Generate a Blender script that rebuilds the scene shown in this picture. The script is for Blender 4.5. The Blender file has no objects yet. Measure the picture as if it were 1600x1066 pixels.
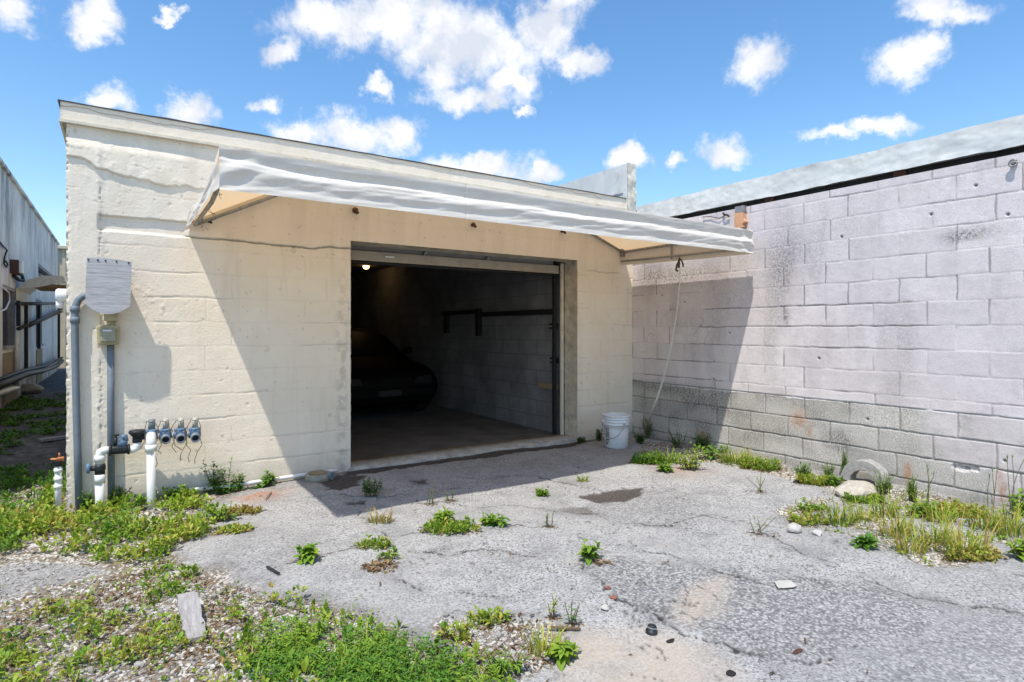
import bpy, math, random
import numpy as np
from mathutils import Vector, Matrix

# ------------------------------------------------------------------ camera, world, sun
SC = bpy.context.scene
COL = SC.collection
YAW = math.radians(33.9)
FWD = np.array([math.sin(YAW), math.cos(YAW)])
RGT = np.array([math.cos(YAW), -math.sin(YAW)])
EYE = 1.34            # eye height above the yard
FOC = 915.0           # focal length in photo pixels
cam_data = bpy.data.cameras.new('camera')
cam = bpy.data.objects.new('camera', cam_data)
COL.objects.link(cam)
cam.location = (0, 0, EYE)
cam.rotation_euler = (math.radians(90), 0, -YAW)
cam_data.sensor_width = 36
cam_data.lens = FOC / 1600 * 36
cam_data.shift_y = -18 / 1600
cam_data.clip_start = 0.05
cam_data.clip_end = 2000
SC.camera = cam
SC.view_settings.view_transform = 'Standard'
SC.view_settings.look = 'None'
SC.view_settings.gamma = 1
SC.view_settings.exposure = 0.52
SC.cycles.max_bounces = 8

def ray(px, py):
    """unit-depth direction of a measured photo point"""
    t = (px - 800) / FOC
    d = FWD + RGT * t
    return np.array([d[0], d[1], (515 - py) / FOC])
def G(px, py, z=0.0):               # measured point lying on the ground
    r = ray(px, py); s = (z - EYE) / r[2]
    return (r[0] * s, r[1] * s)
def W(px, py, y=5.45):              # measured point on a plane parallel to the garage front
    r = ray(px, py); s = y / r[1]
    return (r[0] * s, EYE + r[2] * s)
def S(px, py, x=5.55):              # measured point on a plane parallel to the block wall: (y, z)
    r = ray(px, py); s = x / r[0]
    return (r[1] * s, EYE + r[2] * s)

SUN_DIR = Vector((0.39, 0.27, -1.0)).normalized()    # direction the light travels
SUN_ELEV = math.asin(-SUN_DIR.z)
SUN_AZ = math.atan2(-SUN_DIR.x, -SUN_DIR.y)          # clockwise from +Y
sun_data = bpy.data.lights.new('sun', 'SUN')
sun_data.energy = 3.6
sun_data.angle = math.radians(0.8)
sun_data.color = (1.0, 0.945, 0.85)
sun = bpy.data.objects.new('sun', sun_data)
COL.objects.link(sun)
sun.location = (-4, -4, 12)
sun.rotation_euler = SUN_DIR.to_track_quat('-Z', 'Y').to_euler()

def nodes_of(nt):
    def N(kind, ins=None, **props):
        n = nt.nodes.new(kind)
        for k, v in props.items():
            setattr(n, k, v)
        for k, v in (ins or {}).items():
            if isinstance(v, bpy.types.NodeSocket):
                nt.links.new(v, n.inputs[k])
            else:
                n.inputs[k].default_value = v
        return n
    return N

def make_world():
    w = bpy.data.worlds.new('World'); SC.world = w
    w.use_nodes = True
    nt = w.node_tree; nt.nodes.clear()
    N = nodes_of(nt)
    sky = N('ShaderNodeTexSky', sky_type='NISHITA')
    sky.sun_disc = False
    sky.sun_elevation = SUN_ELEV
    sky.sun_rotation = SUN_AZ
    sky.air_density = 1.15; sky.dust_density = 0.5; sky.ozone_density = 1.6
    hs = N('ShaderNodeHueSaturation', {'Saturation': 1.25, 'Value': 1.0, 'Color': sky.outputs[0]})
    tc = N('ShaderNodeTexCoord')
    # billow the direction a little so that the cloud outlines puff
    nz = N('ShaderNodeTexNoise', {'Vector': tc.outputs['Generated'], 'Scale': 15.0, 'Detail': 7.0, 'Roughness': 0.62})
    off = N('ShaderNodeVectorMath', {0: nz.outputs['Color'], 1: (0.5, 0.5, 0.5)}, operation='SUBTRACT')
    off2 = N('ShaderNodeVectorMath', {0: off.outputs[0], 'Scale': 0.085}, operation='SCALE')
    dr = N('ShaderNodeVectorMath', {0: tc.outputs['Generated'], 1: off2.outputs[0]}, operation='ADD')
    clouds = [(590, 35, 150, 62), (455, 85, 38, 28), (520, 30, 90, 50), (690, 55, 120, 72), (770, 85, 90, 48), (742, 150, 95, 26),
              (850, 50, 62, 62), (905, 100, 50, 26), (865, 5, 62, 30), (690, 120, 40, 40), (790, 130, 46, 26),
              (145, 28, 44, 38), (20, 18, 62, 40), (160, 157, 52, 24), (292, 172, 42, 30), (417, 163, 27, 17), (275, 25, 26, 8),
              (470, 212, 66, 30), (560, 212, 80, 42), (630, 205, 42, 34), (740, 262, 100, 24), (840, 278, 50, 18), (590, 133, 22, 18),
              (1182, 95, 50, 48), (1415, 95, 62, 38), (1455, 70, 50, 30), (1480, 8, 96, 26), (1300, 210, 52, 17), (1370, 200, 62, 18),
              (1128, 238, 46, 24), (990, 245, 32, 24), (1050, 246, 22, 14), (820, 172, 14, 10),
              (2100, 100, 260, 60), (-300, 60, 180, 60), (2500, 230, 200, 40)]
    best = None
    def unit(px, py):
        r = ray(px, py); return Vector(r).normalized()
    for (px, py, a, b) in clouds:
        c = unit(px, py)
        u = (unit(px + 4, py) - unit(px - 4, py)).normalized()
        v = c.cross(u).normalized(); u = v.cross(c).normalized()
        ra = (unit(px + a, py) - unit(px - a, py)).length / 2
        rb = (unit(px, py + b) - unit(px, py - b)).length / 2
        m = Matrix((u, v, c)).transposed()
        mp = N('ShaderNodeMapping', {'Vector': dr.outputs[0], 'Location': c, 'Rotation': m.to_euler('XYZ'), 'Scale': (ra, rb, 1.0)}, vector_type='TEXTURE')
        ln = N('ShaderNodeVectorMath', {0: mp.outputs[0]}, operation='LENGTH')
        best = ln.outputs['Value'] if best is None else N('ShaderNodeMath', {0: best, 1: ln.outputs['Value'], 2: 0.18}, operation='SMOOTH_MIN').outputs[0]
    n2 = N('ShaderNodeTexNoise', {'Vector': tc.outputs['Generated'], 'Scale': 20.0, 'Detail': 11.0, 'Roughness': 0.66})
    n2b = N('ShaderNodeMath', {0: n2.outputs['Fac'], 1: 1.75, 2: -0.875}, operation='MULTIPLY_ADD')
    dens = N('ShaderNodeMath', {0: n2b.outputs[0], 1: best}, operation='SUBTRACT')
    mask = N('ShaderNodeMapRange', {'Value': dens.outputs[0], 'From Min': -1.14, 'From Max': -0.30, 'To Min': 0.0, 'To Max': 1.0}, interpolation_type='SMOOTHSTEP')
    n3 = N('ShaderNodeTexNoise', {'Vector': tc.outputs['Generated'], 'Scale': 11.0, 'Detail': 7.0, 'Roughness': 0.6})
    shade = N('ShaderNodeMapRange', {'Value': n3.outputs['Fac'], 'From Min': 0.38, 'From Max': 0.56})
    ccol = N('ShaderNodeMix', {0: shade.outputs[0], 6: (3.55, 3.8, 4.3, 1), 7: (5.2, 5.2, 5.3, 1)}, data_type='RGBA')
    mix = N('ShaderNodeMix', {0: mask.outputs[0], 6: hs.outputs[0], 7: ccol.outputs[2]}, data_type='RGBA')
    bg = N('ShaderNodeBackground', {'Color': mix.outputs[2], 'Strength': 0.15})
    out = N('ShaderNodeOutputWorld', {'Surface': bg.outputs[0]})
make_world()

# ------------------------------------------------------------------ numeric helpers
rng = np.random.default_rng(7)
random.seed(7)
def hsh(ix, iy, seed):
    ix = ix.astype(np.int64); iy = iy.astype(np.int64)
    h = (ix * 374761393 + iy * 668265263 + seed * 974634777) & 0xFFFFFFFF
    h = ((h ^ (h >> 13)) * 1274126177) & 0xFFFFFFFF
    h = h ^ (h >> 16)
    return (h & 0xFFFF) / 65535.0
def vnoise(x, y, seed=0):
    x = np.asarray(x, float); y = np.asarray(y, float)
    ix = np.floor(x); iy = np.floor(y); fx = x - ix; fy = y - iy
    fx = fx * fx * (3 - 2 * fx); fy = fy * fy * (3 - 2 * fy)
    a = hsh(ix, iy, seed); b = hsh(ix + 1, iy, seed); c = hsh(ix, iy + 1, seed); d = hsh(ix + 1, iy + 1, seed)
    return (a * (1 - fx) + b * fx) * (1 - fy) + (c * (1 - fx) + d * fx) * fy
def fbm(x, y, f=1.0, octv=4, seed=0):          # 0..1, mean 0.5
    s = 0; a = 0.5; t = 0
    for k in range(octv):
        s = s + a * vnoise(np.asarray(x) * f + 17.3 * k, np.asarray(y) * f - 9.1 * k, seed + k); t += a; a *= 0.5; f *= 2.03
    return s / t
def sst(a, b, x):
    t = np.clip((x - a) / (b - a), 0, 1); return t * t * (3 - 2 * t)
def poly_sd(x, y, P):                            # signed distance, negative inside
    x = np.asarray(x, float); y = np.asarray(y, float)
    d = np.full(x.shape, 1e9); ins = np.zeros(x.shape, bool); n = len(P)
    for i in range(n):
        ax, ay = P[i]; bx, by = P[(i + 1) % n]
        ex, ey = bx - ax, by - ay
        t = np.clip(((x - ax) * ex + (y - ay) * ey) / (ex * ex + ey * ey + 1e-12), 0, 1)
        d = np.minimum(d, np.hypot(x - ax - t * ex, y - ay - t * ey))
        cr = ((ay > y) != (by > y)) & (x < (bx - ax) * (y - ay) / ((by - ay) if by != ay else 1e-9) + ax)
        ins ^= cr
    return np.where(ins, -d, d)
def line_d(x, y, P):
    d = np.full(np.shape(x), 1e9)
    for (ax, ay), (bx, by) in zip(P[:-1], P[1:]):
        ex, ey = bx - ax, by - ay
        t = np.clip(((x - ax) * ex + (y - ay) * ey) / (ex * ex + ey * ey + 1e-12), 0, 1)
        d = np.minimum(d, np.hypot(x - ax - t * ex, y - ay - t * ey))
    return d

# ------------------------------------------------------------------ object helpers
ORIGIN = {}                                      # world origin of each thing's root
def tag(o, label=None, cat=None, group=None, kind=None):
    if label: o['label'] = label
    if cat: o['category'] = cat
    if group: o['group'] = group
    if kind: o['kind'] = kind
    return o
def thing(name, loc, label, cat, group=None):
    o = bpy.data.objects.new(name, None); COL.objects.link(o)
    o.location = loc; o.empty_display_size = 0.1
    ORIGIN[o.name] = np.array(loc, float)
    return tag(o, label, cat, group)
def npobj(name, V, faces, mats, parent=None, attrs=None, smooth=True, loc=None, midx=None):
    """one mesh object from numpy arrays given in world coordinates"""
    V = np.asarray(V, float).reshape(-1, 3)
    o0 = ORIGIN[parent.name] if parent is not None else np.array(loc if loc is not None else (0, 0, 0), float)
    V = V - o0
    me = bpy.data.meshes.new(name)
    faces = [np.asarray(f, np.int32) for f in faces if len(f)]
    nl = sum(f.size for f in faces); nf = sum(len(f) for f in faces)
    me.vertices.add(len(V)); me.vertices.foreach_set('co', V.astype(np.float32).ravel())
    me.loops.add(nl); me.polygons.add(nf)
    me.loops.foreach_set('vertex_index', np.concatenate([f.ravel() for f in faces]))
    tot = np.concatenate([np.full(len(f), f.shape[1], np.int32) for f in faces])
    st = np.concatenate([[0], np.cumsum(tot)[:-1]]).astype(np.int32)
    me.polygons.foreach_set('loop_start', st)
    me.polygons.foreach_set('use_smooth', np.full(nf, smooth))
    if midx is not None: me.polygons.foreach_set('material_index', np.asarray(midx, np.int32))
    for m in (mats if isinstance(mats, (list, tuple)) else [mats]): me.materials.append(m)
    for k, a in (attrs or {}).items():
        at = me.attributes.new(k, 'FLOAT', 'POINT'); at.data.foreach_set('value', np.asarray(a, np.float32).ravel())
    me.update(); me.validate()
    o = bpy.data.objects.new(name, me); COL.objects.link(o)
    if parent is not None: o.parent = parent
    else: o.location = o0
    ORIGIN[o.name] = o0
    return o
def gridfaces(nu, nv):
    i = np.arange(nu * nv).reshape(nu, nv)
    return np.stack([i[:-1, :-1], i[1:, :-1], i[1:, 1:], i[:-1, 1:]], -1).reshape(-1, 4)

class MB:
    def __init__(s): s.v = []; s.f = []; s.sm = []
    def add(s, vs, fs, smooth=False):
        k = len(s.v); s.v += [tuple(map(float, p)) for p in vs]
        for f in fs: s.f.append(tuple(i + k for i in f)); s.sm.append(smooth)
        return s
    def box(s, lo, hi, M=None):
        x0, y0, z0 = lo; x1, y1, z1 = hi
        vs = [Vector(p) for p in ((x0, y0, z0), (x1, y0, z0), (x1, y1, z0), (x0, y1, z0), (x0, y0, z1), (x1, y0, z1), (x1, y1, z1), (x0, y1, z1))]
        if M is not None: vs = [M @ p for p in vs]
        return s.add(vs, [(0, 3, 2, 1), (4, 5, 6, 7), (0, 1, 5, 4), (1, 2, 6, 5), (2, 3, 7, 6), (3, 0, 4, 7)])
    def tube(s, pts, r, n=10, cap=True):
        pts = [Vector(p) for p in pts]; m = len(pts)
        rs = r if isinstance(r, (list, tuple)) else [r] * m
        rings = []; prev = None
        for i, p in enumerate(pts):
            t = (pts[min(i + 1, m - 1)] - pts[max(i - 1, 0)])
            if t.length < 1e-9: t = Vector((0, 0, 1))
            t.normalize()
            if prev is None: a = t.orthogonal().normalized()
            else: a = (prev - t * prev.dot(t)); a = a.normalized() if a.length > 1e-6 else t.orthogonal().normalized()
            prev = a; b = t.cross(a)
            rings.append([p + (a * math.cos(2 * math.pi * k / n) + b * math.sin(2 * math.pi * k / n)) * rs[i] for k in range(n)])
        vs = [q for R in rings for q in R]; fs = []
        for i in range(m - 1):
            for k in range(n):
                fs.append((i * n + k, i * n + (k + 1) % n, (i + 1) * n + (k + 1) % n, (i + 1) * n + k))
        s.add(vs, fs, True)
        if cap:
            k0 = len(s.v) - len(vs)
            s.f.append(tuple(k0 + k for k in reversed(range(n)))); s.sm.append(False)
            s.f.append(tuple(k0 + (m - 1) * n + k for k in range(n))); s.sm.append(False)
        return s
    def cyl(s, p0, p1, r0, r1=None, n=16): return s.tube([p0, p1], [r0, r0 if r1 is None else r1], n)
    def lathe(s, prof, org, axis=(0, 0, 1), n=32):
        ax = Vector(axis).normalized(); a = ax.orthogonal().normalized(); b = ax.cross(a); o = Vector(org)
        vs = [o + ax * z + (a * math.cos(2 * math.pi * k / n) + b * math.sin(2 * math.pi * k / n)) * r for r, z in prof for k in range(n)]
        fs = [(i * n + k, i * n + (k + 1) % n, (i + 1) * n + (k + 1) % n, (i + 1) * n + k) for i in range(len(prof) - 1) for k in range(n)]
        return s.add(vs, fs, True)
    def prism(s, outline, y0, y1):               # outline in x,z extruded along y
        n = len(outline)
        vs = [(x, y0, z) for x, z in outline] + [(x, y1, z) for x, z in outline]
        fs = [tuple(range(n)), tuple(reversed(range(n, 2 * n)))] + [(i, n + i, n + (i + 1) % n, (i + 1) % n) for i in range(n)]
        return s.add(vs, fs)
    def build(s, name, m, parent=None, loc=None, bevel=0):
        import bmesh
        o0 = ORIGIN[parent.name] if parent is not None else np.array(loc if loc is not None else (0, 0, 0), float)
        me = bpy.data.meshes.new(name)
        me.from_pydata([tuple(np.array(p) - o0) for p in s.v], [], s.f)
        me.polygons.foreach_set('use_smooth', s.sm)
        bm = bmesh.new(); bm.from_mesh(me); bmesh.ops.recalc_face_normals(bm, faces=bm.faces); bm.to_mesh(me); bm.free()
        me.materials.append(m); me.update()
        o = bpy.data.objects.new(name, me); COL.objects.link(o)
        if parent is not None: o.parent = parent
        else: o.location = o0
        ORIGIN[o.name] = o0
        if bevel:
            b = o.modifiers.new('bevel', 'BEVEL'); b.width = bevel; b.segments = 2; b.limit_method = 'ANGLE'
        return o

# ------------------------------------------------------------------ materials
def material(name, fn):
    m = bpy.data.materials.new(name); m.use_nodes = True
    nt = m.node_tree; nt.nodes.clear(); N = nodes_of(nt)
    sh = fn(N)
    N('ShaderNodeOutputMaterial', {'Surface': sh})
    return m
def P(N, color, rough=0.8, normal=None, metallic=0.0, spec=0.3):
    b = N('ShaderNodeBsdfPrincipled', {'Base Color': color, 'Roughness': rough, 'Metallic': metallic, 'Specular IOR Level': spec})
    if normal is not None: b.id_data.links.new(normal, b.inputs['Normal'])
    return b.outputs[0]
def mixc(N, f, a, b, mode='MIX'):
    n = N('ShaderNodeMix', None, data_type='RGBA', blend_type=mode)
    for k, v in ((0, f), (6, a), (7, b)):
        if isinstance(v, bpy.types.NodeSocket): n.id_data.links.new(v, n.inputs[k])
        else: n.inputs[k].default_value = v if k == 0 else (tuple(v) + (1,))[:4]
    return n.outputs[2]
def att(N, k): return N('ShaderNodeAttribute', None, attribute_name=k).outputs['Fac']
def noise(N, scale, detail=4, rough=0.55, vec=None, out='Fac'):
    v = vec or N('ShaderNodeTexCoord').outputs['Object']
    return N('ShaderNodeTexNoise', {'Vector': v, 'Scale': scale, 'Detail': detail, 'Roughness': rough}).outputs[out]
def stretch(N, s):
    return N('ShaderNodeMapping', {'Vector': N('ShaderNodeTexCoord').outputs['Object'], 'Scale': s}).outputs[0]
def rmp(N, v, a, b, c=0.0, d=1.0):
    return N('ShaderNodeMapRange', {'Value': v, 'From Min': a, 'From Max': b, 'To Min': c, 'To Max': d}).outputs[0]
def mul(N, a, b): return N('ShaderNodeMath', {0: a, 1: b}, operation='MULTIPLY').outputs[0]
def bump(N, h, strength=0.4, dist=0.004): return N('ShaderNodeBump', {'Height': h, 'Strength': strength, 'Distance': dist}).outputs[0]

def simple(name, c, rough=0.7, var=0.25, scale=12.0, metallic=0.0, bmp=0.0, spec=0.3, grime=None, gs=4.0):
    def fn(N):
        n = noise(N, scale, 6)
        col = mixc(N, rmp(N, n, 0.3, 0.7), tuple(x * (1 - var) for x in c), tuple(min(1, x * (1 + var * 0.6)) for x in c))
        if grime:
            col = mixc(N, rmp(N, noise(N, gs, 8, 0.7), 0.52, 0.68, 0, 0.75), col, grime)
        nr = bump(N, noise(N, scale * 8, 5), bmp, 0.003) if bmp else None
        return P(N, col, rough, nr, metallic, spec)
    return material(name, fn)

def wall_cream(N):
    base = mixc(N, rmp(N, noise(N, 2.2, 6, 0.6), 0.3, 0.7), (0.785, 0.685, 0.55), (0.84, 0.76, 0.64))
    streak = rmp(N, noise(N, 1.0, 7, 0.65, stretch(N, (9, 9, 0.9))), 0.54, 0.76, 0, 0.25)
    base = mixc(N, streak, base, (0.46, 0.40, 0.31))
    base = mixc(N, rmp(N, noise(N, 90, 4, 0.7), 0.58, 0.74, 0, 0.28), base, (0.52, 0.45, 0.36))
    base = mixc(N, att(N, 'dirt'), base, (0.17, 0.145, 0.11))  # this mask carries dirt, cracks and some painted shade
    h = N('ShaderNodeMath', {0: noise(N, 55, 7, 0.65), 1: mul(N, noise(N, 260, 3), 0.35)}, operation='ADD').outputs[0]
    return P(N, base, 0.88, bump(N, h, 0.65, 0.005), 0, 0.2)
def wall_block(N):
    pn = rmp(N, noise(N, 1.7, 6, 0.6), 0.3, 0.7)
    paint = mixc(N, pn, (0.65, 0.585, 0.585), (0.74, 0.685, 0.68))
    paint = mixc(N, rmp(N, noise(N, 3.1, 5, 0.6), 0.55, 0.72, 0, 0.5), paint, (0.61, 0.56, 0.52))
    paint = mixc(N, rmp(N, noise(N, 1.6, 7, 0.7, stretch(N, (2.2, 2.2, .8))), 0.47, 0.68, 0, 0.5), paint, (0.46, 0.42, 0.43))
    pits = rmp(N, noise(N, 110, 5, 0.75), 0.53, 0.68, 0, 0.6)
    paint = mixc(N, pits, paint, (0.36, 0.32, 0.32))
    sp = rmp(N, noise(N, 95, 6, 0.8), 0.36, 0.64)
    bare = mixc(N, sp, (0.27, 0.25, 0.23), (0.87, 0.83, 0.775))
    bare = mixc(N, rmp(N, noise(N, 2.6, 5, 0.6), 0.36, 0.66, 0.0, 0.55), bare, (0.46, 0.44, 0.395))
    tone = att(N, 'tone')
    bare = mixc(N, rmp(N, tone, 0, 1, 0.0, 0.5), bare, mixc(N, sp, (0.12, 0.115, 0.10), (0.52, 0.49, 0.43)))
    paint = mixc(N, rmp(N, tone, 0.35, 1, 0.0, 0.35), paint, (0.50, 0.455, 0.46))
    col = mixc(N, att(N, 'paint'), bare, paint)
    col = mixc(N, att(N, 'peel'), col, (0.72, 0.69, 0.69))
    mil = N('ShaderNodeMath', {0: att(N, 'mildew'), 1: rmp(N, noise(N, 48, 7, 0.82), 0.38, 0.60)}, operation='MULTIPLY').outputs[0]
    col = mixc(N, mil, col, (0.085, 0.08, 0.078))
    col = mixc(N, mul(N, att(N, 'rust'), rmp(N, noise(N, 28, 5, 0.7), 0.3, 0.6)), col, (0.40, 0.185, 0.08))
    col = mixc(N, att(N, 'joint'), col, (0.10, 0.092, 0.088))
    h = N('ShaderNodeMath', {0: noise(N, 90, 7, 0.75), 1: mul(N, noise(N, 300, 3), 0.5)}, operation='ADD').outputs[0]
    return P(N, col, 0.92, bump(N, h, 0.6, 0.006), 0, 0.15)
def ground_mat(N):
    tc = N('ShaderNodeTexCoord').outputs['Object']
    vor = N('ShaderNodeTexVoronoi', {'Vector': tc, 'Scale': 120.0, 'Randomness': 1.0})
    sep = N('ShaderNodeSeparateColor', {'Color': vor.outputs['Color']})
    vor2 = N('ShaderNodeTexVoronoi', {'Vector': tc, 'Scale': 78.0, 'Randomness': 1.0})
    sep2 = N('ShaderNodeSeparateColor', {'Color': vor2.outputs['Color']})
    fine = N('ShaderNodeValToRGB', {'Fac': sep.outputs[0]})
    fine.color_ramp.elements[0].color = (0.12, 0.118, 0.116, 1); fine.color_ramp.elements[0].position = 0.06
    fine.color_ramp.elements[1].color = (0.455, 0.45, 0.44, 1); fine.color_ramp.elements[1].position = 0.93
    e = fine.color_ramp.elements.new(0.25); e.color = (0.265, 0.262, 0.257, 1)
    asphalt = mixc(N, rmp(N, noise(N, 1.3, 7, 0.62, tc), 0.34, 0.68, 0, .6), fine.outputs[0], (0.335, 0.328, 0.315))
    asphalt = mixc(N, rmp(N, noise(N, 3.4, 7, 0.65, tc), 0.46, 0.70, 0, 0.6), asphalt, (0.17, 0.17, 0.175))
    cr = N('ShaderNodeValToRGB', {'Fac': sep2.outputs[0]})
    cr.color_ramp.elements[0].color = (0.13, 0.13, 0.135, 1); cr.color_ramp.elements[0].position = 0.12
    cr.color_ramp.elements[1].color = (0.45, 0.445, 0.435, 1); cr.color_ramp.elements[1].position = 0.92
    e = cr.color_ramp.elements.new(0.5); e.color = (0.28, 0.275, 0.27, 1)
    gap = rmp(N, vor2.outputs['Distance'], 0.34, 0.70, 0, 0.5)
    coarse = mixc(N, gap, cr.outputs[0], (0.06, 0.06, 0.06))
    col = mixc(N, att(N, 'coarse'), asphalt, coarse)
    tanc = mixc(N, rmp(N, noise(N, 70, 5, 0.7, tc), 0.3, 0.7), (0.34, 0.28, 0.22), (0.50, 0.44, 0.37))
    col = mixc(N, att(N, 'tan'), col, tanc)
    sn = rmp(N, noise(N, 45, 7, 0.7, tc), 0.3, 0.7)
    soil = mixc(N, sn, (0.085, 0.062, 0.042), (0.30, 0.25, 0.19))
    soil = mixc(N, rmp(N, sep2.outputs[1], 0.62, 0.72), soil, (0.50, 0.485, 0.45))
    col = mixc(N, att(N, 'soil'), col, soil)
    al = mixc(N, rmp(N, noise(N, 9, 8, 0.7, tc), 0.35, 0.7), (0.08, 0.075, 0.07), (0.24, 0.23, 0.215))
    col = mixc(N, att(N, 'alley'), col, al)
    col = mixc(N, mul(N, att(N, 'rust'), rmp(N, noise(N, 25, 5, 0.7, tc), 0.25, 0.65)), col, (0.36, 0.165, 0.085))
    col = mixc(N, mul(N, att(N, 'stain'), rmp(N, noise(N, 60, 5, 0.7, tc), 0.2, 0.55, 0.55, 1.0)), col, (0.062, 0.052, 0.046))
    col = mixc(N, att(N, 'crack'), col, (0.045, 0.042, 0.04))
    hh = N('ShaderNodeMath', {0: mul(N, vor.outputs['Distance'], -0.6), 1: mul(N, noise(N, 160, 5, 0.7, tc), 1.0)}, operation='ADD').outputs[0]
    hc = N('ShaderNodeMath', {0: hh, 1: mul(N, mul(N, vor2.outputs['Distance'], att(N, 'coarse')), -2.2)}, operation='ADD').outputs[0]
    return P(N, col, 0.93, bump(N, hc, 0.45, 0.005), 0, 0.2)
def leaf_mat(stops):
    def fn(N):
        r = N('ShaderNodeValToRGB', {'Fac': att(N, 'tint')})
        el = r.color_ramp.elements
        el[0].position, el[0].color = stops[0][0], tuple(stops[0][1]) + (1,)
        el[1].position, el[1].color = stops[-1][0], tuple(stops[-1][1]) + (1,)
        for p, c in stops[1:-1]:
            e = el.new(p); e.color = tuple(c) + (1,)
        d = P(N, r.outputs[0], 0.55, None, 0, 0.35)
        tl = N('ShaderNodeBsdfTranslucent', {'Color': mixc(N, 0.35, r.outputs[0], (0.30, 0.40, 0.02))})
        return N('ShaderNodeMixShader', {0: 0.33, 1: d, 2: tl.outputs[0]}).outputs[0]
    return fn
def canvas_fn(N, share=0.42, k=1.0):
    col = mixc(N, rmp(N, noise(N, 3.0, 6, 0.6), 0.35, 0.7), (0.71, 0.68, 0.615), (0.78, 0.75, 0.69))
    col = mixc(N, rmp(N, noise(N, 1.4, 7, 0.7, stretch(N, (2, 2, 9))), 0.56, 0.72, 0, 0.45), col, (0.50, 0.485, 0.44))
    nr = bump(N, noise(N, 420, 2), 0.15, 0.001)
    d = N('ShaderNodeBsdfDiffuse', {'Color': col, 'Normal': nr}).outputs[0]
    t = N('ShaderNodeBsdfTranslucent', {'Color': (0.80, 0.56, 0.32, 1)}).outputs[0]
    return N('ShaderNodeMixShader', {0: share, 1: d, 2: t}).outputs[0]
def board_fn(N):
    g = noise(N, 7, 9, 0.72, stretch(N, (1.2, 1, 14)))
    col = mixc(N, rmp(N, g, 0.32, 0.68), (0.30, 0.295, 0.30), (0.56, 0.555, 0.57))
    col = mixc(N, rmp(N, noise(N, 16, 6, 0.7, stretch(N, (1, 1, 8))), 0.60, 0.70, 0, 0.7), col, (0.085, 0.08, 0.08))
    return P(N, col, 0.9, bump(N, g, 0.5, 0.004), 0, 0.1)
def alley_wall_fn(N):
    c = N('ShaderNodeTexCoord').outputs['Object']
    z = N('ShaderNodeSeparateXYZ', {'Vector': c}).outputs[2]
    col = mixc(N, rmp(N, noise(N, 1.4, 6, 0.6), 0.35, 0.65), (0.60, 0.585, 0.545), (0.79, 0.77, 0.72))
    st = rmp(N, noise(N, 1.2, 9, 0.75, stretch(N, (1, 1.6, 0.35))), 0.47, 0.66)
    hi = rmp(N, z, 2.0, 4.0, 0.25, 1.0)
    col = mixc(N, mul(N, st, hi), col, (0.14, 0.15, 0.17))
    low = mul(N, rmp(N, z, 0.9, 0.25), rmp(N, noise(N, 2.2, 7, 0.7), 0.38, 0.6))
    col = mixc(N, low, col, (0.34, 0.21, 0.12))
    return P(N, col, 0.9, bump(N, noise(N, 18, 6), 0.4, 0.01), 0, 0.1)
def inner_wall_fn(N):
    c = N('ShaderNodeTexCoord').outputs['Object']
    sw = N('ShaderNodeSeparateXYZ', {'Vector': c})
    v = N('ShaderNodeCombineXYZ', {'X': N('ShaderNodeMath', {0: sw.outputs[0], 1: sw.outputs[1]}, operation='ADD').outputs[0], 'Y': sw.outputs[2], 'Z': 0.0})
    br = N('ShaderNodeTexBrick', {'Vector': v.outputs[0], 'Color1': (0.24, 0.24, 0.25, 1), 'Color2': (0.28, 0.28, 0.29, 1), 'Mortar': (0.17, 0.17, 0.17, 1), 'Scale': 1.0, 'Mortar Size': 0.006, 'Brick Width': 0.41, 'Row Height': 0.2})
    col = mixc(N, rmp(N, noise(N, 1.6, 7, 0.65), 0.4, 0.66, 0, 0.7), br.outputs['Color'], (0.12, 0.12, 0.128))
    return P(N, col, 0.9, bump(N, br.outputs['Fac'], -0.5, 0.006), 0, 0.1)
def grain(name, a, b, s=(1, 10, 1), rough=0.85):
    def fn(N):
        g = noise(N, 6, 8, 0.7, stretch(N, s))
        return P(N, mixc(N, rmp(N, g, 0.3, 0.7), a, b), rough, bump(N, g, 0.4, 0.004), 0, 0.15)
    return material(name, fn)

M = {}
M['cream'] = material('cream_wall_paint', wall_cream)
M['block'] = material('painted_block_wall', wall_block)
M['ground'] = material('old_asphalt', ground_mat)
M['canvas'] = material('awning_canvas', canvas_fn)
M['valance'] = material('valance_canvas', lambda N: canvas_fn(N, 0.16))
M['board'] = material('weathered_plywood', board_fn)
M['alleywall'] = material('mildewed_plaster', alley_wall_fn)
M['inner'] = material('grimy_block', inner_wall_fn)
M['creamtrim'] = simple('cream_trim', (0.68, 0.62, 0.50), 0.7, 0.12, 9, bmp=0.25, grime=(0.40, 0.35, 0.28), gs=7)
M['jamb'] = simple('jamb_paint', (0.58, 0.51, 0.40), 0.85, 0.2, 9, bmp=0.5, grime=(0.27, 0.23, 0.18), gs=5)
M['drip'] = simple('dark_drip_edge', (0.07, 0.07, 0.075), 0.6, 0.3, 20)
M['silver'] = simple('silver_roof_coating', (0.60, 0.615, 0.60), 0.7, 0.12, 4, bmp=0.5, grime=(0.44, 0.43, 0.39), gs=5)
M['parapet'] = simple('parapet_paint', (0.60, 0.56, 0.48), 0.9, 0.25, 12, bmp=0.6, grime=(0.24, 0.22, 0.18), gs=9)
M['gap_shade'] = simple('dark_gap_shade', (0.035, 0.035, 0.037), 0.9, 0.3, 6)  # near-black colour standing in for shade inside the wall-top gap
M['sill'] = simple('concrete_sill', (0.42, 0.40, 0.36), 0.9, 0.25, 14, bmp=0.5, grime=(0.20, 0.18, 0.155), gs=6)
M['floor'] = simple('garage_floor', (0.145, 0.135, 0.125), 0.8, 0.35, 3, bmp=0.2, grime=(0.08, 0.068, 0.058), gs=2.5)
M['dark'] = simple('dark_interior', (0.05, 0.05, 0.052), 0.9, 0.3, 3)
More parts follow.
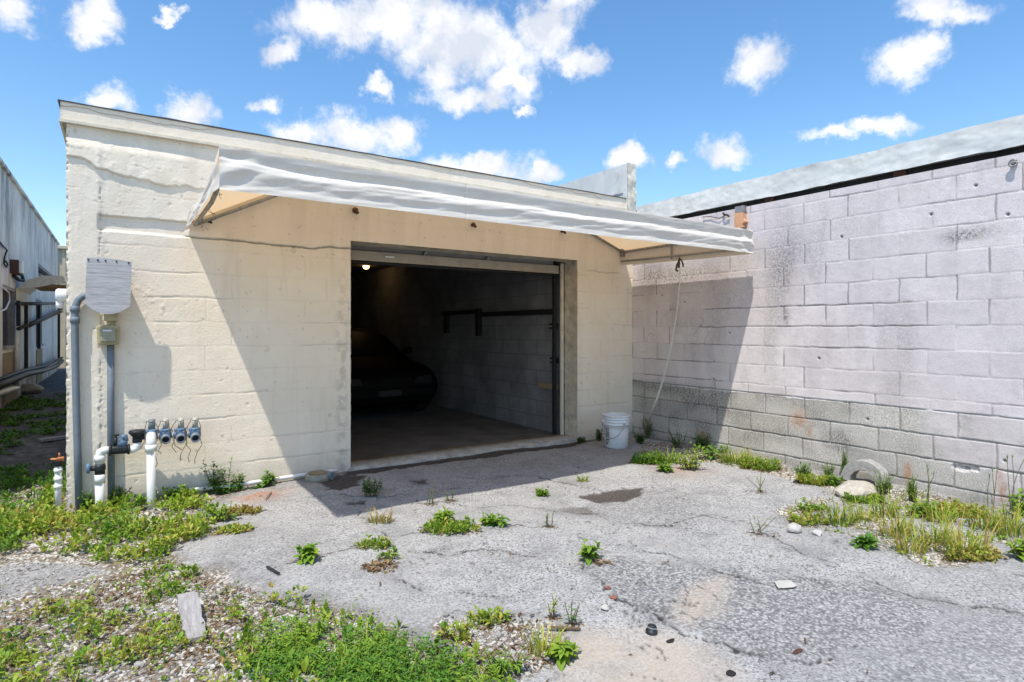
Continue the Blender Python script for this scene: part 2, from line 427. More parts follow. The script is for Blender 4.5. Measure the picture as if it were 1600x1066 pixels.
M['doorpanel'] = simple('door_panel_paint', (0.42, 0.375, 0.30), 0.55, 0.12, 6, grime=(0.25, 0.22, 0.18), gs=8)
M['doorgrey'] = simple('door_panel_grey', (0.36, 0.345, 0.315), 0.6, 0.12, 6, grime=(0.22, 0.20, 0.18), gs=6)
M['rubber'] = simple('black_rubber', (0.02, 0.02, 0.02), 0.7, 0.3, 40)
M['greymetal'] = simple('dull_grey_metal', (0.30, 0.30, 0.30), 0.5, 0.25, 20, metallic=0.5)
M['tubemetal'] = simple('galvanised_tube', (0.36, 0.36, 0.34), 0.5, 0.25, 25, metallic=0.4, grime=(0.2, 0.15, 0.1), gs=20)
M['pvcgrey'] = simple('grey_conduit', (0.165, 0.20, 0.235), 0.55, 0.12, 8, grime=(0.15, 0.165, 0.175), gs=6)
M['pvcwhite'] = simple('white_pipe', (0.74, 0.74, 0.72), 0.4, 0.08, 10, grime=(0.52, 0.50, 0.44), gs=9)
M['meter'] = simple('aged_plastic', (0.40, 0.35, 0.20), 0.5, 0.25, 14, grime=(0.24, 0.20, 0.11), gs=10)
M['meterglass'] = simple('cloudy_lens', (0.27, 0.26, 0.19), 0.25, 0.2, 16, spec=0.6)
M['whiteplastic'] = simple('white_plastic', (0.76, 0.76, 0.76), 0.45, 0.08, 8, spec=0.4, grime=(0.55, 0.54, 0.51), gs=8)
M['print'] = simple('grey_print', (0.10, 0.10, 0.11), 0.6, 0.3, 60)
M['blueplastic'] = simple('faded_blue_plastic', (0.115, 0.19, 0.285), 0.5, 0.3, 30, grime=(0.06, 0.08, 0.10), gs=20)
M['blackplastic'] = simple('black_plastic', (0.022, 0.026, 0.03), 0.5, 0.4, 30)
M['greycap'] = simple('grey_cap_plastic', (0.19, 0.21, 0.22), 0.6, 0.2, 30)
M['beigecap'] = simple('bleached_plastic', (0.42, 0.40, 0.35), 0.6, 0.2, 30)
M['wire'] = simple('brown_wire', (0.11, 0.075, 0.05), 0.7, 0.3, 60)
M['brass'] = simple('rusty_brass', (0.52, 0.22, 0.09), 0.6, 0.35, 40, metallic=0.3)
M['rope'] = simple('white_strap', (0.70, 0.68, 0.63), 0.8, 0.15, 30)
M['darkrope'] = simple('dirty_strap', (0.10, 0.085, 0.065), 0.9, 0.3, 30)
M['rustwood'] = grain('broken_rusty_wood', (0.46, 0.20, 0.09), (0.66, 0.42, 0.27), (12, 1, 1))
M['concrete'] = simple('rough_concrete', (0.36, 0.35, 0.33), 0.95, 0.3, 30, bmp=0.9, grime=(0.18, 0.17, 0.15), gs=14)
M['rock'] = simple('pale_rock', (0.46, 0.42, 0.35), 0.95, 0.25, 20, bmp=0.9, grime=(0.25, 0.21, 0.16), gs=12)
M['whiterock'] = simple('white_rock', (0.46, 0.445, 0.41), 0.95, 0.15, 20, bmp=0.7)
M['gravel'] = material('limestone_gravel', lambda N: P(N, mixc(N, att(N, 'tint'), (0.13, 0.115, 0.098), (0.47, 0.45, 0.415)), 0.95, bump(N, noise(N, 150, 3), 0.4, 0.002), 0, 0.15))
M['greywood'] = grain('grey_wood', (0.20, 0.19, 0.185), (0.44, 0.42, 0.41), (14, 2, 2))
M['tanwood'] = grain('tan_wood', (0.24, 0.18, 0.11), (0.36, 0.28, 0.17), (1, 10, 1))
M['brick'] = simple('brick_chip', (0.26, 0.12, 0.08), 0.95, 0.3, 40, bmp=0.6)
M['carpaint'] = simple('black_car_paint', (0.005, 0.005, 0.006), 0.6, 0.2, 3, spec=0.08)
M['carglass'] = simple('dark_car_glass', (0.006, 0.006, 0.007), 0.45, 0.1, 3, spec=0.12)
M['lens'] = simple('lamp_lens', (0.012, 0.012, 0.012), 0.35, 0.2, 9, spec=0.15)
M['beigewall'] = simple('beige_siding', (0.55, 0.49, 0.36), 0.8, 0.15, 5)
M['canopymetal'] = simple('beige_canopy', (0.64, 0.59, 0.48), 0.6, 0.15, 4, grime=(0.33, 0.29, 0.22), gs=4)
M['brownbox'] = simple('rusted_box', (0.10, 0.045, 0.03), 0.7, 0.35, 14)
M['darkglass'] = simple('dark_window_glass', (0.02, 0.025, 0.03), 0.12, 0.2, 3, spec=0.5)
M['blackmetal'] = simple('black_pipe', (0.018, 0.019, 0.022), 0.5, 0.4, 10)
M['litter'] = material('dry_litter', leaf_mat([(0, (0.075, 0.04, 0.022)), (0.5, (0.20, 0.105, 0.055)), (1, (0.42, 0.30, 0.17))]))
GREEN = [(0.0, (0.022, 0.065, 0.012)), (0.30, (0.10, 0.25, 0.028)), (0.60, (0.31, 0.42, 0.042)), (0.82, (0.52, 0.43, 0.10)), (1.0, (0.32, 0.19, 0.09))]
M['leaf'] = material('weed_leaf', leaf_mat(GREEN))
M['stem'] = simple('weed_stem', (0.15, 0.15, 0.06), 0.8, 0.4, 60)
M['drystem'] = simple('dry_stem', (0.17, 0.115, 0.07), 0.9, 0.4, 60)
def bulb_fn(N):
    return N('ShaderNodeEmission', {'Color': (1.0, 0.62, 0.22, 1), 'Strength': 6.0}).outputs[0]
M['bulb'] = material('lit_bulb', bulb_fn)

# ------------------------------------------------------------------ the yard (one sheet to the horizon)
def gp(pts): return [G(*p) for p in pts]
SOIL = gp([(425, 757), (340, 775), (300, 800), (345, 812), (330, 832), (268, 848), (262, 862), (290, 882), (350, 892), (385, 915), (440, 935), (520, 940), (560, 965),
           (640, 1000), (690, 1035), (715, 1066), (700, 1400), (0, 1400), (-420, 1200), (-420, 700), (0, 690), (100, 690), (112, 790), (215, 772)])
ISLE = gp([(-60, 890), (60, 874), (150, 882), (158, 894), (105, 908), (45, 928), (-60, 945)])
POCK = gp([(680, 972), (762, 958), (850, 972), (885, 1000), (872, 1040), (800, 1075), (755, 1075), (738, 1042), (690, 1002)])
STRIP = gp([(1225, 815), (1215, 796), (1290, 768), (1345, 752), (1420, 765), (1600, 800), (1680, 830), (1680, 880), (1545, 850), (1532, 884), (1450, 884), (1375, 862), (1325, 836), (1260, 828)])
WALLSTRIP = gp([(1000, 690), (1050, 690), (1200, 718), (1330, 752), (1350, 772), (1250, 752), (1180, 735), (1110, 722), (1000, 712)])
COARSE = gp([(905, 886), (960, 868), (1080, 885), (1200, 905), (1300, 905), (1400, 925), (1480, 950), (1440, 985), (1350, 1015), (1280, 1035), (1220, 1040), (1150, 1025), (1090, 995), (1030, 975), (960, 935)])
COARSE2 = gp([(895, 795), (960, 770), (1060, 762), (1105, 800), (1085, 824), (1000, 824), (930, 806)])
COARSE3 = gp([(1290, 1060), (1350, 1010), (1460, 960), (1640, 930), (1760, 1100), (1300, 1200)])
TAN = gp([(870, 1200), (888, 985), (960, 972), (1090, 1012), (1165, 1066), (1230, 1200)])
TAN2 = gp([(1085, 918), (1140, 910), (1128, 955), (1080, 985), (1045, 975)])
STAINS = [gp([(496, 752), (530, 743), (568, 744), (562, 762), (512, 766)]), gp([(905, 776), (960, 762), (1018, 760), (1000, 775), (935, 786)]),
          gp([(538, 745), (545, 734), (700, 716), (890, 688), (930, 686), (890, 697), (700, 723), (600, 738)]),
          gp([(540, 784), (572, 783), (570, 788), (542, 789)]), gp([(640, 753), (665, 752), (662, 757), (640, 758)]), gp([(870, 795), (915, 792), (935, 806), (900, 806)])]
CRACKS = [[(428, 890), (500, 868), (560, 855), (640, 832), (720, 838), (800, 822), (860, 824)], [(640, 790), (690, 786), (740, 794), (800, 790), (870, 798)],
          [(880, 796), (935, 805), (985, 820), (1040, 822), (1100, 806)], [(905, 886), (960, 935), (1030, 975), (1090, 995), (1150, 1025), (1220, 1040), (1300, 1032)],
          [(640, 860), (700, 866), (760, 860), (830, 868)], [(620, 905), (665, 930), (720, 925), (780, 935)], [(700, 745), (760, 748), (830, 742), (900, 757)],
          [(1260, 905), (1340, 902), (1420, 925), (1500, 940), (1600, 955)], [(1480, 880), (1560, 900), (1640, 908)], [(940, 865), (980, 858), (1050, 868), (1150, 900)],
          [(560, 800), (600, 840), (615, 900)], [(455, 780), (520, 772), (600, 776), (650, 770)], [(650, 790), (680, 770), (720, 760)], [(1100, 806), (1180, 830), (1260, 870)]]
CRACKS = [gp(c) for c in CRACKS]
def ground_fields(x, y):
    wx = x + (fbm(x, y, 6, 4, 3) - .5) * 0.16; wy = y + (fbm(x, y, 6, 4, 11) - .5) * 0.16
    fx = wx + (fbm(x, y, 30, 3, 5) - .5) * 0.06; fy = wy + (fbm(x, y, 30, 3, 15) - .5) * 0.06
    n = fbm(x, y, 3.2, 4, 21)
    def m(P, w=0.02): return sst(w, -w, poly_sd(fx, fy, P))
    soil = np.maximum.reduce([m(SOIL, .05), m(POCK, .03), m(WALLSTRIP, .03)])
    soil = np.maximum(soil, m(STRIP, .06) * sst(.34, .5, fbm(x, y, 4, 4, 77)))
    isle = m(ISLE, .05); soil = soil * (1 - isle * .85)
    coarse = np.maximum.reduce([m(COARSE, .02) * .8, m(COARSE2, .04) * .55, m(COARSE3, .15) * .55, isle * .3]) * (1 - soil)
    coarse = np.maximum(coarse, sst(.55, .75, fbm(x, y, 1.3, 4, 91)) * .35 * (1 - soil))
    tan = np.maximum(m(TAN, .12) * .85, m(TAN2, .08) * .7) * (0.45 + .55 * sst(.3, .6, n))
    stain = np.zeros_like(x)
    for k, Pg in enumerate(STAINS): stain = np.maximum(stain, m(Pg, .02 if k < 3 else .035) * (1.0 if k != 5 else .6))
    crack = np.zeros_like(x)
    cx = x + (fbm(x, y, 9, 4, 31) - .5) * 0.13; cy = y + (fbm(x, y, 9, 4, 41) - .5) * 0.13
    for k, c in enumerate(CRACKS):
        d = line_d(cx, cy, c)
        crack = np.maximum(crack, sst(.009, .003, d) * sst(.30, .52, fbm(x, y, 5, 3, 51 + k)))
    # small crazing
    vz = np.abs(fbm(x, y, 2.6, 5, 61) - .5); crack = np.maximum(crack, sst(.0055, .001, vz) * .75 * sst(.42, .6, fbm(x, y, 1.1, 3, 66)))
    halo = np.zeros_like(x)
    for c in CRACKS: halo = np.maximum(halo, sst(.10, .0, line_d(cx, cy, c)))
    halo = halo * sst(.35, .65, fbm(x, y, 6, 4, 68)) * .22
    edge = sst(.16, .0, np.abs(poly_sd(fx, fy, SOIL))) * sst(.3, .6, fbm(x, y, 7, 4, 69)) * .4
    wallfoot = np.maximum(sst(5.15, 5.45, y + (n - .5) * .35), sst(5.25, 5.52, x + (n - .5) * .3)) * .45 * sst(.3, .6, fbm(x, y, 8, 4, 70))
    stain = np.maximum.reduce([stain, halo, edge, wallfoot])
    crack = crack * (1 - soil)
    rx, ry = G(398, 771); rx2, ry2 = G(1060, 735)
    rust = np.exp(-((x - rx) ** 2 + (y - ry) ** 2) / .05) * sst(.35, .6, n) + .55 * np.exp(-((x - rx2) ** 2 + (y - ry2) ** 2) / .06)
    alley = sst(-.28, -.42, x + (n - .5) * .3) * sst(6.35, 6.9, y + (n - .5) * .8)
    h = (fbm(x, y, .9, 3, 1) - .5) * .05 + (fbm(x, y, 5, 3, 2) - .5) * .012
    h = h + soil * ((fbm(x, y, 16, 4, 8) - .5) * .045 - .012) + coarse * (.006 + (fbm(x, y, 40, 2, 9) - .5) * .006) - crack * .007 - stain * .006
    far = sst(9, 30, np.hypot(x, y)); h = h * (1 - far)
    h = np.where((y > 5.47) & (x > -.30) & (x < 5.53), np.minimum(h, -.05) - .03, h)
    return h, dict(soil=soil, coarse=coarse, tan=tan, stain=stain, crack=crack, rust=rust, alley=alley)
def gz(x, y): return ground_fields(np.asarray(x, float), np.asarray(y, float))[0]
def build_ground():
    xs = np.concatenate([[-400, -120, -40, -15, -8, -5, -3.5, -2.6, -2.2], np.arange(-1.9, 5.62, .0135), [5.8, 6.5, 8, 12, 20, 50, 150, 400]])
    ys = np.concatenate([[-400, -100, -30, -12, -6, -3, -1.5, -.5, .2, .5], np.arange(.68, 5.56, .0135), np.arange(5.56, 12, .05), np.arange(12, 30, .4), [32, 40, 60, 120, 400]])
    X, Y = np.meshgrid(xs, ys, indexing='ij')
    h, at = ground_fields(X.ravel(), Y.ravel())
    V = np.stack([X.ravel(), Y.ravel(), h], 1)
    o = npobj('ground', V, [gridfaces(len(xs), len(ys))], M['ground'], attrs=at)
    tag(o, 'cracked pale asphalt yard with bare gravelly soil patches', 'ground', kind='structure')
build_ground()

# ------------------------------------------------------------------ the garage
XL, XR, YF = -0.322, 5.55, 5.45
OX0, OX1, OZ = 1.822, 4.617, 2.18
garage = thing('garage_building', (2.6, 5.45, 0), 'low cream painted block garage with a wide open roll up door', 'garage')
def front_disp(x, z):
    n = fbm(x, z, 2.2, 4, 101)
    d = (fbm(x, z, 1.2, 3, 100) - .5) * .010 + (fbm(x, z, 14, 3, 104) - .5) * .0022
    dirt = np.zeros_like(x)  # dark mask: dirt and cracks, plus painted shade under ledge and fascia
    wz = z + (fbm(x, z, 7, 3, 110) - .5) * .02
    wx = x + (fbm(x, z, 7, 3, 111) - .5) * .02
    field = sst(-.13, -.10, x) * sst(2.12, 2.08, z)
    # faint block joints under many coats of paint
    k = np.round(wz / .2); dz = np.abs(wz - k * .2)
    g = sst(.007, .002, dz) * (.25 + .75 * sst(.45, .62, fbm(x, z, 3.0, 3, 120)))
    row = np.floor(wz / .2); off = np.where(row % 2 == 0, 0.0, .2)
    dx = np.abs(((wx - off + 100) % .4) - .2)
    dx = .2 - dx
    g = np.maximum(g, sst(.007, .002, dx) * .55 * sst(.5, .62, fbm(x, z, 2.6, 3, 130)))
    up = sst(2.20, 2.24, z) * sst(2.52, 2.46, z)
    d -= g * .0042 * np.maximum(field, up * .5)
    dirt += g * .26 * np.maximum(field, up * .3)
    # plaster ledge below the roof
    zl = np.interp(x, [-.33, -.22, -.15, -.05, .09, .22, .33, .6, 1.0], [2.61, 2.605, 2.56, 2.545, 2.535, 2.50, 2.49, 2.50, 2.55]) + (fbm(x, x * 0, 9, 5, 140) - .5) * .075
    led = sst(-.002, .004, z - zl) * np.interp(x, [-.3, .1, .45, .75], [.8, 1.2, .8, 0]) * sst(2.80, 2.70, z)
    d += led * (.019 + .010 * (fbm(x, z, 7, 4, 145) - .5))
    dirt += sst(.006, .0, np.abs(z - zl + .003)) * np.interp(x, [-.3, .1, .45, .75], [.5, .3, .3, 0])  # shadow beneath the ledge painted in as a dark line
    # sunk half course
    zt = 2.215 + (fbm(x, x * 0, 8, 3, 150) - .5) * .025; zb = 2.098 + (fbm(x, x * 0, 8, 3, 151) - .5) * .012
    rec = sst(.003, -.003, z - zt) * sst(-.008, .006, z - zb) * sst(-.14, -.12, wx) * sst(.60, .48, x)
    d -= rec * .022
    dirt += sst(.010, .0, np.abs(z - zt)) * sst(-.14, -.12, x) * sst(.60, .48, x) * .28  # darker line along the top edge of the sunk course
    # the long crack running to the door and its swollen plaster
    zc = np.interp(x, [.45, .8, 1.2, 1.5, 1.62, 1.85], [2.10, 2.098, 2.085, 2.072, 2.10, 2.10]) + (fbm(x, x * 0, 6, 4, 160) - .5) * .03
    inx = sst(.42, .5, x) * sst(1.84, 1.80, x)
    cr = sst(.009, .002, np.abs(z - zc)) * inx
    d -= cr * .016; dirt += cr * .75
    swell = sst(-.004, .012, z - zc) * sst(.16, .03, z - zc) * inx
    d += swell * .010
    zc2 = 2.06 + (fbm(x, x * 0, 9, 3, 170) - .5) * .05
    cr2 = sst(.008, .002, np.abs(z - zc2)) * sst(4.75, 4.8, x) * sst(5.35, 5.3, x)
    d -= cr2 * .008; dirt += cr2 * .4
    # rough seam of the corner pier
    sx = -.115 + (fbm(x * 0, z, 12, 4, 180) - .5) * .03
    sm = sst(.009, .002, np.abs(x - sx)) * sst(2.5, 2.4, z) * sst(.48, .58, vnoise(x * 30 - z * 30, z * 42 + x * 20, 181))
    d -= sm * .006; dirt += sm * .35
    d += sst(-.09, -.13, x) * .006
    # chipped outer corner
    chip = sst(.030, .0, x - XL) * sst(.54, .68, fbm(x * 1.5, z, 40, 3, 190))
    d -= chip * .012; dirt += chip * .35
    # pits and scabs
    sc = sst(.78, .85, fbm(x, z, 26, 3, 200)); d -= sc * .003; dirt += sc * .25
    sc = sst(.64, .74, fbm(x, z, 24, 3, 205)) * sst(.54, .64, fbm(x, z, 1.5, 3, 206)); d += sc * .0022
    # splash dirt at the foot, stains beside the opening
    dirt += sst(.28, 0, z + (n - .5) * .35) * .24 + sst(.44, .72, fbm(x * 3.2, z * .35, 2.4, 5, 212)) * sst(1.2, 2.6, z) * .08
    dirt += np.exp(-((x - 1.74) / .06) ** 2) * sst(2.3, 1.2, z) * sst(.4, .65, fbm(x, z, 20, 3, 211)) * .3
    dirt += sst(2.80, 2.87, z) * .15  # fascia's shadow band on the wall top put into the colour
    edge = np.minimum.reduce([np.where((z < OZ), np.minimum(np.abs(x - OX0), np.abs(x - OX1)), 9), np.where((x > OX0 - .01) & (x < OX1 + .01), np.abs(z - OZ), 9)])
    return d, np.clip(dirt, 0, .85)
def build_front():
    xs = np.unique(np.round(np.concatenate([np.linspace(XL, OX0, 290), np.linspace(OX0, OX1, 300), np.linspace(OX1, XR, 112)]), 5))
    zs = np.unique(np.round(np.concatenate([np.linspace(-.12, OZ, 290), np.linspace(OZ, 2.90, 100)]), 5))
    X, Z = np.meshgrid(xs, zs, indexing='ij')
    d, dirt = front_disp(X.ravel(), Z.ravel())
    x = X.ravel().copy(); z = Z.ravel()
    x = np.where(x < XL + .001, x + (fbm(x * 0, z, 34, 4, 222) - .4) * .010, x)
    V = np.stack([x, YF - d, z], 1)
    F = gridfaces(len(xs), len(zs))
    c = np.stack([X.ravel(), z], 1)[F].mean(1)
    F = F[~((c[:, 0] > OX0) & (c[:, 0] < OX1) & (c[:, 1] < OZ))]
    npobj('front_wall', V, [F[:, ::-1]], M['cream'], garage, dict(dirt=dirt))
build_front()
b = MB()
b.box((XL + .004, 5.478, -.1), (OX0 - .002, 5.69, 2.9)); b.box((OX1 + .002, 5.478, -.1), (XR - .002, 5.69, 2.9)); b.box((OX0 - .002, 5.478, OZ + .002), (OX1 + .002, 5.69, 2.9))
b.build('wall_core', M['jamb'], garage)
def reveal(name, f, us, vs, seed):
    U, Vv = np.meshgrid(us, vs, indexing='ij'); u = U.ravel(); v = Vv.ravel()
    d = (fbm(u, v, 12, 4, seed) - .5) * .014 - sst(.60, .72, fbm(u, v, 22, 3, seed + 4)) * .012
    npobj(name, f(u, v, d), [gridfaces(len(us), len(vs))], M['jamb'], garage)
reveal('door_jamb', lambda u, v, d: np.stack([OX1 - .004 - d * .6, u, v], 1), np.linspace(5.447, 5.688, 22), np.linspace(-.05, OZ, 170), 301)
reveal('door_jamb', lambda u, v, d: np.stack([OX0 + .004 + d * .6, u, v], 1), np.linspace(5.447, 5.688, 22), np.linspace(-.05, OZ, 170), 302)
reveal('door_header', lambda u, v, d: np.stack([v, u, OZ - .004 - d * .6], 1), np.linspace(5.447, 5.688, 22), np.linspace(OX0, OX1, 210), 303)
b = MB(); b.box((XL, 5.692, -.1), (-.10, 16, 2.9)); b.box((XL + .01, 5.46, -.1), (XL + .02, 5.692, 2.9)); b.build('side_wall', M['cream'], garage)
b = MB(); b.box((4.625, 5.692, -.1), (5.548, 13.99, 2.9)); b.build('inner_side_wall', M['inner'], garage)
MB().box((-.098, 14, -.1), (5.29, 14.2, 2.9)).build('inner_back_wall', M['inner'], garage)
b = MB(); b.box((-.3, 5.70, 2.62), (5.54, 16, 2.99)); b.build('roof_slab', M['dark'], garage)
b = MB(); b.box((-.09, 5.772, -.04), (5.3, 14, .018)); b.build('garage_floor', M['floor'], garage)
# sill with a worn front edge
us = np.linspace(OX0 - .02, OX1 + .012, 220); prof = [(5.425, -.05), (5.425, .012), (5.44, .028), (5.60, .032), (5.77, .030), (5.77, -.05)]
V = np.array([[u, y + (vnoise(u * 14, k * 3., 5) - .5) * .022 * (k < 3), z + (fbm(u, y, 9, 3, 6) - .5) * .012 * (0 < k < 5)] for u in us for k, (y, z) in enumerate(prof)])
npobj('door_sill', V, [gridfaces(len(us), len(prof))], M['sill'], garage)
# fascia: skinned board with peeling coat, drip edge on top, metal trim below
us = np.linspace(-.355, 5.43, 760); zs = np.linspace(2.882, 3.02, 44)
U, Z = np.meshgrid(us, zs, indexing='ij'); u = U.ravel(); z = Z.ravel()
zc = 2.985 + (fbm(u, u * 0, 5, 5, 320) - .5) * .075
pe = sst(-.002, .003, z - zc) * sst(.48, .52, fbm(u, u * 0, .9, 2, 325))
dd = pe * .006 + (fbm(u, z, 5, 3, 330) - .5) * .008
npobj('fascia', np.stack([u, 5.423 - dd, z], 1), [gridfaces(len(us), len(zs))[:, ::-1]], M['cream'], garage, dict(dirt=np.clip(sst(.0055, .001, np.abs(z - zc)) * sst(.45, .5, fbm(u, u * 0, .9, 2, 325)) * .6 + sst(-.33, -.37, u) * .3, 0, .8)))
b = MB(); b.box((-.354, 5.430, 2.884), (5.43, 5.72, 3.012)); b.box((-.354, 5.72, 2.884), (-.30, 16, 3.012)); b.build('fascia_board', M['creamtrim'], garage)
b = MB(); b.box((-.362, 5.410, 2.868), (5.43, 5.432, 2.889)); b.box((-.362, 5.432, 2.868), (-.345, 16, 2.889)); b.build('fascia_trim', M['creamtrim'], garage)
us = np.linspace(-.37, 5.43, 150)
b = MB()
for i in range(len(us) - 1):
    a0 = 3.021 + .008 * vnoise(us[i] * 6, 0.5, 8); a1 = 3.021 + .008 * vnoise(us[i + 1] * 6, .5, 8)
    b.add([(us[i], 5.408, 3.016), (us[i + 1], 5.408, 3.016), (us[i + 1], 5.408, a1), (us[i], 5.408, a0), (us[i], 5.75, 3.016), (us[i + 1], 5.75, 3.016), (us[i + 1], 5.75, a1), (us[i], 5.75, a0)],
          [(0, 1, 2, 3), (3, 2, 6, 7), (0, 4, 5, 1)])
b.box((-.37, 5.75, 3.016), (-.3, 16, 3.026)); b.box((-.3, 5.75, 3.0), (5.4, 16, 3.016))
b.build('drip_edge', M['drip'], garage)
# parapet rising along the far side, with a ragged plastered end
zs = np.linspace(2.6, 3.475, 46); xs = np.linspace(5.40, 5.555, 10)
Xp, Zp = np.meshgrid(xs, zs, indexing='ij'); xx = Xp.ravel(); zz = Zp.ravel()
dd = (fbm(xx, zz, 11, 4, 340) - .5) * .05
ex = (fbm(zz, zz * 0, 10, 3, 342) - .5) * .022
npobj('parapet_end', np.stack([xx + ex * np.where(xx > 5.5, 1, .4), 5.385 - dd, zz], 1), [gridfaces(10, 46)[:, ::-1]], M['parapet'], garage)
b = MB(); b.box((5.404, 5.40, 2.6), (5.55, 16, 3.47)); b.build('parapet', M['silver'], garage)
b = MB(); b.box((5.392, 5.47, 3.10), (5.40, 16, 3.125)); b.build('parapet_flashing', M['silver'], garage)
# roll up door, pushed up: lowest section still showing under the header
door = MB().box((OX0 + .04, 5.735, 2.035), (OX1 - .055, 5.775, 2.135)).build('roll_up_door', M['doorpanel'], garage, bevel=.004)
MB().box((OX0 + .05, 5.795, 2.13), (OX1 - .06, 5.812, 2.42)).build('door_section', M['doorgrey'], garage)
for px in (667, 764):
    x, z = W(px, 400, 5.76)
    b = MB(); Mx = Matrix.Translation((x, 5.775, 2.20)) @ Matrix.Rotation(math.radians(20), 4, 'Y'); b.box((-.02, -.03, -.13), (.02, .018, .13), Mx); b.build('door_rib', M['greymetal'], garage)
us = np.linspace(OX0 + .04, OX1 - .055, 90)
b = MB(); b.tube([(u, 5.752, 2.018 + .006 * (vnoise(u * 9, .3, 4) - .5)) for u in us], .017, 8); b.build('door_seal', M['rubber'], garage)
b = MB(); x, z = W(608, 401, 5.73); b.box((x - .05, 5.712, 2.078), (x + .05, 5.722, 2.096)); b.box((x - .045, 5.722, 2.082), (x - .035, 5.735, 2.092)); b.box((x + .035, 5.722, 2.082), (x + .045, 5.735, 2.092)); b.build('door_handle', M['whiteplastic'], garage)
b = MB(); b.box((OX1 - .052, 5.692, .03), (OX1 - .012, 5.722, 2.16)); b.build('door_track', M['creamtrim'], garage, bevel=.003)
b = MB(); b.box((OX1 - .10, 5.78, .03), (OX1 - .062, 5.82, 2.2)); b.build('door_gap_shade', M['rubber'], garage)  # black strip: the shade of the gap beside the track, as colour
for px, py, r in ((553, 330, .017), (737, 352, .014), (877, 362, .013)):
    x, z = W(px, py); b = MB(); b.tube([(x, 5.47, z), (x + .004, 5.40, z - .004), (x + .012, 5.385, z - .03)], r, 10); b.lathe([(r, 0), (r * 1.7, .004), (r * 1.7, .012), (r, .014)], (x, 5.42, z), (0, -1, 0), 14); b.build('bolt_stub', M['brownbox'], garage)

# things inside
rack = thing('wall_rack', (4.6, 8, 1.5), 'dark horizontal rail with two hanging posts on the inner garage wall', 'rack')
def SI(px, py): return S(px, py, 4.62)
y0, z0 = SI(696, 481); y1, z1 = SI(754, 480); ya, za = SI(757, 489); yb, zb = SI(872, 478)
b = MB(); b.box((4.55, y1, 1.585), (4.61, y0, 1.645)); b.build('rail', M['blackmetal'], rack)
b = MB(); b.box((4.55, 5.85, 1.535), (4.61, y1 - .06, 1.60)); b.build('rail', M['blackmetal'], rack)
for px, zt, zb in ((702, 1.584, 1.28), (752, 1.66, 1.24)):
    y, _ = SI(px, 500); b = MB(); b.box((4.54, y - .04, zb), (4.61, y + .04, zt)); b.build('post', M['blackmetal'], rack)
for px, py, lab in ((867, 510, 'upper small black outlet box on the inner wall by the door'), (868, 563, 'lower small black outlet box on the inner wall by the door')):
    y, z = SI(px, py); o = thing('outlet_box', (4.6, y, z), lab, 'outlet box')
    MB().box((4.56, y - .07, z - .035), (4.623, y + .05, z + .035)).build('box_body', M['blackmetal'], o, bevel=.006)
    MB().box((4.552, y - .06, z - .012), (4.559, y + .04, z + .012)).build('cover_plate', M['greymetal'], o)
y, z = SI(857, 603); o = MB().box((4.585, 5.83, z - .035), (4.623, y + .18, z + .035)).build('wood_plank', M['tanwood'], loc=(4.6, 6, z)); tag(o, 'short tan plank fixed low on the inner garage wall', 'plank')

